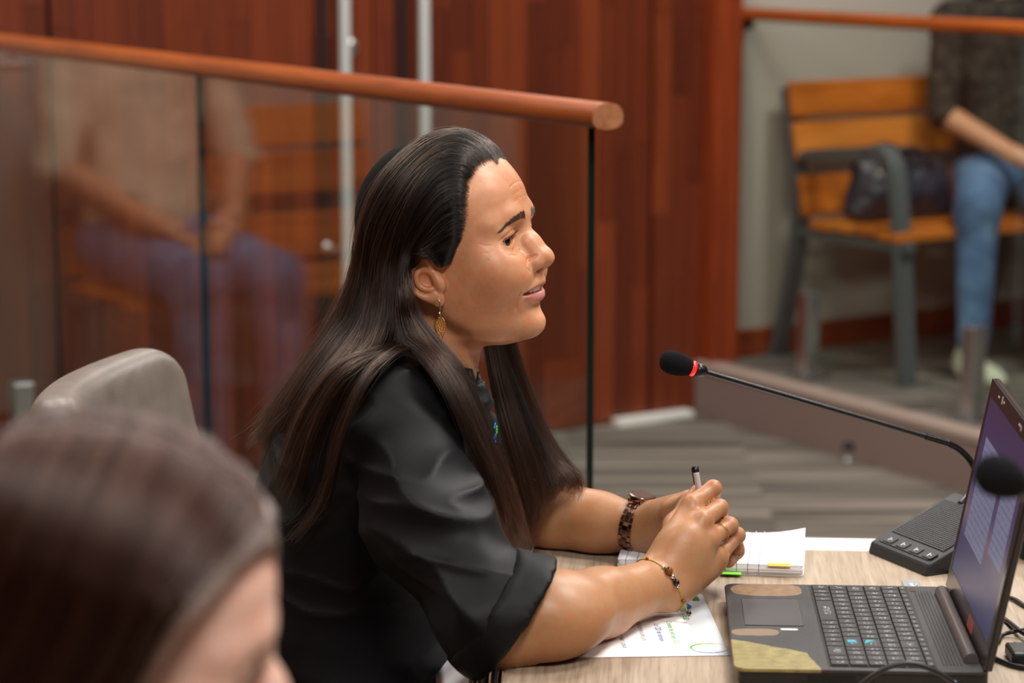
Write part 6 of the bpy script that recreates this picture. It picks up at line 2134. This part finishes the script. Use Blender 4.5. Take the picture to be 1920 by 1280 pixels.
# ---- earring
lx, lz = ear_pt(548, 738)
lobe = head_world(np.array([[lx*MM, (ear_y(lx) - 4.2)*MM, lz*MM]]))[0]
ear = thing('earring', 'gold openwork teardrop earring hanging from the ear', 'earring', Vector(lobe))
mb = MB(); mb.tube(catmull([(-0.002, 0.006, 0.003), (-0.001, 0.0, 0.0045), (0.0008, -0.0030, 0.001), (0.0012, -0.0032, -0.006), (0.0004, -0.0022, -0.011)], 24), 0.00038, 6); mb.build('hook', MAT_SILVER, ear, smooth=True)
mb = MB(); mb.tube([(0.0004, -0.0022, -0.0105), (0.0008, -0.0022, -0.0155)], 0.0011, 10); mb.build('stem', MAT_SILVER, ear, smooth=True)
MAT_GOLD = plain('gold', (0.80, 0.42, 0.10, 1), 0.28, 1.0)
def tear_w(t): return 0.0065*math.sin(math.pi*min(1, t**0.75))**0.8
EM = Matrix.Translation((0.0012, -0.0022, -0.0155)) @ Matrix.Rotation(math.radians(-20), 4, 'Z')
mb = MB()
outl = [EM @ Vector((tear_w(t), 0, -0.026*t)) for t in np.linspace(0.01, 0.99, 24)] + [EM @ Vector((-tear_w(t), 0, -0.026*t)) for t in np.linspace(0.99, 0.01, 24)]
mb.tube(outl, 0.0005, 6); mb.build('outline', MAT_GOLD, ear, smooth=True)
mb = MB(); rr_ = random.Random(2)
for i in range(13):
    t = 0.07 + 0.86*i/12
    w = tear_w(t) - 0.0006
    n = max(1, int(w/0.00115))
    for k in range(n):
        x = (-w + 2*w*(k + 0.5)/n) if n > 1 else 0
        r = 0.0009
        mb.tube([EM @ Vector((x + r*math.cos(a), 0.0002*math.sin(3*a), -0.026*t + r*math.sin(a))) for a in np.linspace(0, 2*math.pi, 9)], 0.00032, 5, cap=False)
fg = mb.build('filigree', MAT_GOLD, ear, smooth=True)
# ---- finger ring, pen
rp = mcp[2]*0.45 + pip[2]*0.55
rd = pip[2] - mcp[2]; rd /= np.linalg.norm(rd)
ru = np.array([0, -1.0, 0.3]); ru -= rd*(ru @ rd); ru /= np.linalg.norm(ru); rw = np.cross(rd, ru)
mb = MB(); mb.tube([Vector(ru*0.0108*math.cos(a) + rw*0.0108*math.sin(a)) for a in np.linspace(0, 2*math.pi, 32)], 0.0006, 8, cap=False)
rg_ = mb.build('finger_ring', MAT_GOLD, None, smooth=True); rg_.location = Vector(rp)
tag(rg_, 'thin gold ring on the ring finger of the clasped hands', 'ring')
pt0 = P(1303, 873, 2.592); pt1 = P(1322, 985, 2.572)
pen = thing('pen', 'clear plastic ballpoint pen with dark end held in the clasped hands', 'pen', pt0)
pd = (pt1 - pt0); pL = 0.135; pd = pd.normalized()
pq = pd.to_track_quat('Z', 'Y').to_matrix().to_4x4()
mb = MB(); mb.lathe([(0.0033, 0.006), (0.0035, 0.010), (0.0035, 0.070), (0.0030, 0.080), (0.0012, 0.092)], pq, 16); mb.build('barrel', plain('pen_clear', srgb(186, 170, 166), 0.15), pen, smooth=True)
mb = MB(); mb.lathe([(0.0026, 0.0), (0.0037, 0.001), (0.0037, 0.007), (0.0033, 0.008)], pq, 16); mb.build('end_cap', plain('pen_dark', srgb(24, 24, 28), 0.3), pen, smooth=True)
mb = MB(); mb.box((-0.0046, -0.0010, 0.002), (-0.0035, 0.0010, 0.020), pq @ Matrix.Rotation(1.0, 4, 'Z')); mb.build('clip', plain('pen_clip', srgb(30, 30, 34), 0.3), pen)
# ---- embroidered logo on the shirt front
mb = [MB(), MB()]
def on_shirt(px, py):
    d = ray(px, py); ts = np.arange(2.4, 3.0, 0.002)
    w = np.array([0, 0, CAM_H])[None] + ts[:, None]*np.array([d.x, d.y, d.z])[None]
    v = sf.sample(w); i = np.nonzero(v < 0)[0]
    return w[i[0]] if len(i) else None
for (x, y, g) in ((928, 796, 0), (927, 801, 0), (931, 801, 1), (931, 806, 1), (931, 811, 1), (929, 816, 0), (927, 820, 0), (925, 825, 0), (924, 834, 0), (928, 829, 0), (930, 839, 0)):
    q = P(x, y, 2.498)
    mb[g].lathe([(0.0003, -0.0022), (0.0010, -0.0012), (0.0011, 0.0), (0.0010, 0.0012), (0.0003, 0.0022)], Matrix.Translation(q) @ Matrix.Rotation(0.25, 4, 'Y'), 8)
mb[0].build('blue_embroidery', plain('embroidery_blue', srgb(40, 140, 235), 0.5), woman, smooth=True)
mb[1].build('green_embroidery', plain('embroidery_green', srgb(80, 190, 60), 0.5), woman, smooth=True)

# ---- silvery black fringe hanging below her elbow
fz = thing('fringe', 'black and silver fringe hanging below the elbow at the table edge', 'fringe', P(925, 1250, 2.315))
rr_ = random.Random(9)
for i in range(11):
    x = -0.020 + i*0.0042
    o_ = Vector((x, rr_.uniform(-0.004, 0.004), 0.0))
    c = [o_ + Vector((0, 0, 0.012)), o_ + Vector((rr_.uniform(-0.001, 0.001) - 0.003, 0, -0.02)), o_ + Vector((rr_.uniform(-0.002, 0.002) - 0.006, rr_.uniform(-0.002, 0.002), -0.07)), o_ + Vector((-0.009, 0, -0.16))]
    mb = MB(); mb.tube(catmull(c, 12), 0.0018, 6, flat=(1.0, 0.35))
    mb.build('strand', plain('fringe_%d' % (i % 3), (srgb(150, 152, 158), srgb(30, 30, 32), srgb(96, 98, 104))[i % 3], 0.3, 0.4), fz, smooth=True)

# ================================================================== CHAIRS
MAT_LEATHER = NT('taupe_leather')
_v = MAT_LEATHER.coords('Object')
MAT_LEATHER.color(MAT_LEATHER.ramp(MAT_LEATHER.noise(_v, 30, 3), [(0.3, srgb(112, 102, 93)), (0.7, srgb(126, 115, 106))]))
MAT_LEATHER.set(Roughness=0.42)
MAT_LEATHER.bump(MAT_LEATHER.noise(_v, 420, 3, 0.6), 0.22, 0.001)
MAT_LEATHER = MAT_LEATHER.m
MAT_CHAIRBASE = plain('chair_base_dark', srgb(40, 40, 42), 0.4, 0.4)
def office_chair(label, loc, rz, back_tilt=6):
    """local: faces +x, backrest behind the seat"""
    r = thing('office_chair', label, 'chair', loc, (0, 0, rz))
    # backrest: a thick padded shell, rounded at the top corners, slightly wrapped
    f = Field((-0.18, -0.30, -0.02), (0.18, 0.30, 0.62), 0.006, 0.1)
    sl, X, Y, Z = f.sub((-1, -1, -1), (1, 1, 2))
    zc, hz, hy, hx = 0.28, 0.28, 0.200, 0.048
    wrap = X - 0.35*Y*Y/0.30 - 0.02*np.cos(Z*6)
    rc = 0.055
    qy = np.abs(Y) - (hy - rc); qz = np.abs(Z - zc) - (hz - rc)
    outline = np.sqrt(np.maximum(qy, 0)**2 + np.maximum(qz, 0)**2) + np.minimum(np.maximum(qy, qz), 0) - rc
    thick = np.abs(wrap) - hx*(1.0 - 0.35*np.clip((Z - 0.30)/0.3, 0, 1))
    f.d[sl] = np.minimum(f.d[sl], smax(outline + 0*X, thick, 0.035))
    v, q = f.mesh()
    bk = mesh_from('backrest', [(v, q)], MAT_LEATHER, r)
    bk.location = (-0.25, 0, 0.40); bk.rotation_euler = (0, math.radians(-back_tilt), 0)
    f = Field((-0.30, -0.28, 0.38), (0.30, 0.28, 0.52), 0.008, 0.1)
    f.ell((0, 0, 0.45), (0.27, 0.25, 0.055), 0.02)
    f.cap((-0.15, -0.15, 0.45), (-0.15, 0.15, 0.45), 0.05, 0.05, 0.05); f.cap((0.17, -0.16, 0.45), (0.17, 0.16, 0.45), 0.045, 0.045, 0.05)
    v, q = f.mesh()
    mesh_from('seat', [(v, q)], MAT_LEATHER, r)
    mb = MB(); mb.tube([(0, 0, 0.08), (0, 0, 0.40)], 0.028, 16); mb.build('gas_column', MAT_CHAIRBASE, r, auto=40)
    for k in range(5):
        a = k*2*math.pi/5 + 0.3
        mb = MB(); mb.tube([(0.02*math.cos(a), 0.02*math.sin(a), 0.105), (0.29*math.cos(a), 0.29*math.sin(a), 0.075)], [0.022, 0.014], 10); lg = mb.build('leg', MAT_CHAIRBASE, r, smooth=True)
        mb = MB(); c_ = (0.29*math.cos(a), 0.29*math.sin(a)); mb.tube([(c_[0] - 0.02*math.sin(a), c_[1] + 0.02*math.cos(a), 0.031), (c_[0] + 0.02*math.sin(a), c_[1] - 0.02*math.cos(a), 0.031)], 0.031, 18); mb.build('caster', MAT_CHAIRBASE, lg, auto=40)
    mb = MB(); mb.box((-0.29, -0.03, 0.40), (-0.02, 0.03, 0.425)); mb.box((-0.31, -0.03, 0.40), (-0.285, 0.03, 0.62)); mb.build('back_bracket', MAT_CHAIRBASE, r, bevel=0.004)
    return r
bt = P(228, 690, 2.70)
chair_w = office_chair('taupe leather office chair behind the speaking woman', (bt.x + 0.26, 2.72, 0.0), math.radians(-9))

# ================================================================== THE PERSON CLOSE TO THE CAMERA
FO = P(252, 1262, 1.285)
FM = Matrix.Translation(FO) @ Matrix.Rotation(math.radians(4), 4, 'Z') @ Matrix.Rotation(math.radians(18), 4, 'Y')
FMn = np.array(FM)
fgp = thing('person', 'out of focus brown haired person close to the camera, seen from behind the temple', 'person')
ff = head_field(0.0026)
fv, fq = ff.mesh()
SKIN_F = np.array([0.70, 0.43, 0.34])
def fw(p): return np.asarray(p) @ FMn[:3, :3].T + FMn[:3, 3]
fparts = [(fw(fv), fq)]; fcols = [head_colors(fv, SKIN_F)]
tf = Field((-0.52, 0.98, 0.30), (0.10, 1.60, 1.06), 0.010, 0.1)
nb_ = fw(np.array([[-0.062, 0, -0.19]]))[0]
tb = nb_ + np.array([-0.06, 0, -0.20])
tf.cap(nb_ + np.array([0, 0, -0.02]), tb, 0.05, 0.09, 0.04)
tf.ell(tb, (0.09, 0.14, 0.16), 0.05)
v, q = tf.mesh(); fparts.append((v, q)); fcols.append(np.tile(SKIN_F, (len(v), 1)))
mesh_from('body', fparts, MAT_SKIN, fgp, fcols)
MAT_FBROW = hair_mat2('near_brow_hair', (0.03, 0.02, 0.015, 1), (0.03, 0.02, 0.015, 1))
head_details(ff, fgp, FM, MAT_FBROW, brow_n=140)
tf = Field((-0.62, 0.92, 0.25), (0.25, 1.66, 1.06), 0.009, 0.1)
tf.ell(tb, (0.12, 0.17, 0.19), 0.06); tf.ell(tb + np.array([-0.05, 0, -0.26]), (0.13, 0.18, 0.2), 0.06)
tf.cap(tb + np.array([0.02, -0.17, 0.10]), tb + np.array([0.02, 0.17, 0.10]), 0.062, 0.062, 0.05)
tf.cap(nb_ + np.array([-0.01, 0, -0.06]), tb, 0.06, 0.10, 0.05)
for s in (-1, 1):
    tf.chain([tb + np.array([0.02, s*0.18, 0.09]), tb + np.array([0.07, s*0.22, -0.17]), tb + np.array([0.26, s*0.14, -0.20])], [0.058, 0.052, 0.045], 0.03)
sl, X, Y, Z = tf.sub((-2, 0, 0), (2, 4, 3))
v, q = tf.mesh()
mesh_from('sweater', [(v + vnoise(v, 12, 3)[:, None]*0.005, q)], cloth('dark_sweater', [(0.3, srgb(36, 36, 42)), (0.7, srgb(50, 50, 58))], 30), fgp)
# hair: from a middle parting down over both sides
frng = np.random.default_rng(77)
fst, fgrey, flight = [], [], []
def scalp(x, th, lift):
    """point on the near head: x along the head, th angle down from the parting (negative: near side)"""
    cx = np.clip((x + 0.032)/0.098, -0.98, 0.98)
    k = np.sqrt(1 - cx*cx)
    ry, rz = 0.078*k + lift, 0.083*k + lift
    return np.stack([x, ry*np.sin(th), 0.047 + rz*np.cos(th)], -1)
for i in range(6200):
    near = frng.random() < 0.78
    x0 = -0.105 + 0.162*frng.random()
    th1 = (-1 if near else 1)*(1.9 + 0.25*frng.random())
    n = 26
    s = np.linspace(0, 1, n)
    lift = 0.004 + 0.012*frng.random() + 0.001*math.sin(x0*260)
    swing = -0.022*s - 0.05*s*s*np.clip((x0 + 0.0)/0.05, 0, 1.2)
    p = scalp(x0 + swing, th1*s**1.0, lift*np.clip(s*5, 0.15, 1))
    # below the widest point the hair hangs straight down
    p = p + frng.normal(size=3)[None]*0.0022*s[:, None]
    tail_n = 12
    drop = np.linspace(0.02, 0.20 + 0.05*frng.random(), tail_n)
    last = p[-8]
    tail = np.stack([last[0] - 0.25*drop + 0.004*np.sin(drop*40), last[1]*(1 - 0.6*drop), last[2] - drop], 1)
    pp = fw(np.vstack([p[:-8], tail]))
    if x0 > 0.030 and frng.random() < (0.50 if x0 > 0.048 else 0.10): fgrey.append(pp)
    elif frng.random() < 0.09: flight.append(pp)
    else: fst.append(pp)
MAT_FHAIR = hair_mat2('near_brown_hair', (0.028, 0.0115, 0.0080, 1), (0.046, 0.018, 0.0115, 1))
MAT_FLIGHT = hair_mat2('near_light_hair', (0.16, 0.10, 0.075, 1), (0.10, 0.05, 0.035, 1))
MAT_FGREY = hair_mat2('near_grey_hair', (0.50, 0.46, 0.42, 1), (0.34, 0.29, 0.25, 1))
hair_object('hair', fst, 0.00028, MAT_FHAIR, fgp)
hair_object('light_strands', flight, 0.00026, MAT_FLIGHT, fgp)
hair_object('grey_temple_hair', fgrey, 0.00024, MAT_FGREY, fgp)
fcap = Field((-0.15, -0.10, -0.16), (0.06, 0.10, 0.15), 0.004, 0.05)
fcap.ell((-0.032, 0, 0.047), (0.0965, 0.0790, 0.0840), 0.012); fcap.ell((-0.055, 0, 0.0), (0.080, 0.077, 0.095), 0.02)
fcap.chain([(-0.06, -0.05, -0.04), (-0.08, -0.05, -0.14)], [0.035, 0.03], 0.03); fcap.chain([(-0.06, 0.05, -0.04), (-0.08, 0.05, -0.14)], [0.035, 0.03], 0.03)
sl, X, Y, Z = fcap.sub((-1, -1, -1), (1, 1, 1))
fcap.d[sl] = smax(fcap.d[sl], (X - np.interp(Z, [-0.16, -0.03, 0.03, 0.085, 0.105, 0.135], [-0.04, -0.002, 0.022, 0.030, 0.044, 0.044]))*0.8 + 0*Y, 0.012)
v, q = fcap.mesh()
mesh_from('hair_cap', [(fw(v), q)], plain('near_hair_mass', (0.014, 0.007, 0.005, 1), 0.8, spec=0.1), fgp)
chair_f = office_chair('taupe leather office chair of the person close to the camera', (FO.x - 0.16, FO.y, 0.0), math.radians(0), 2)
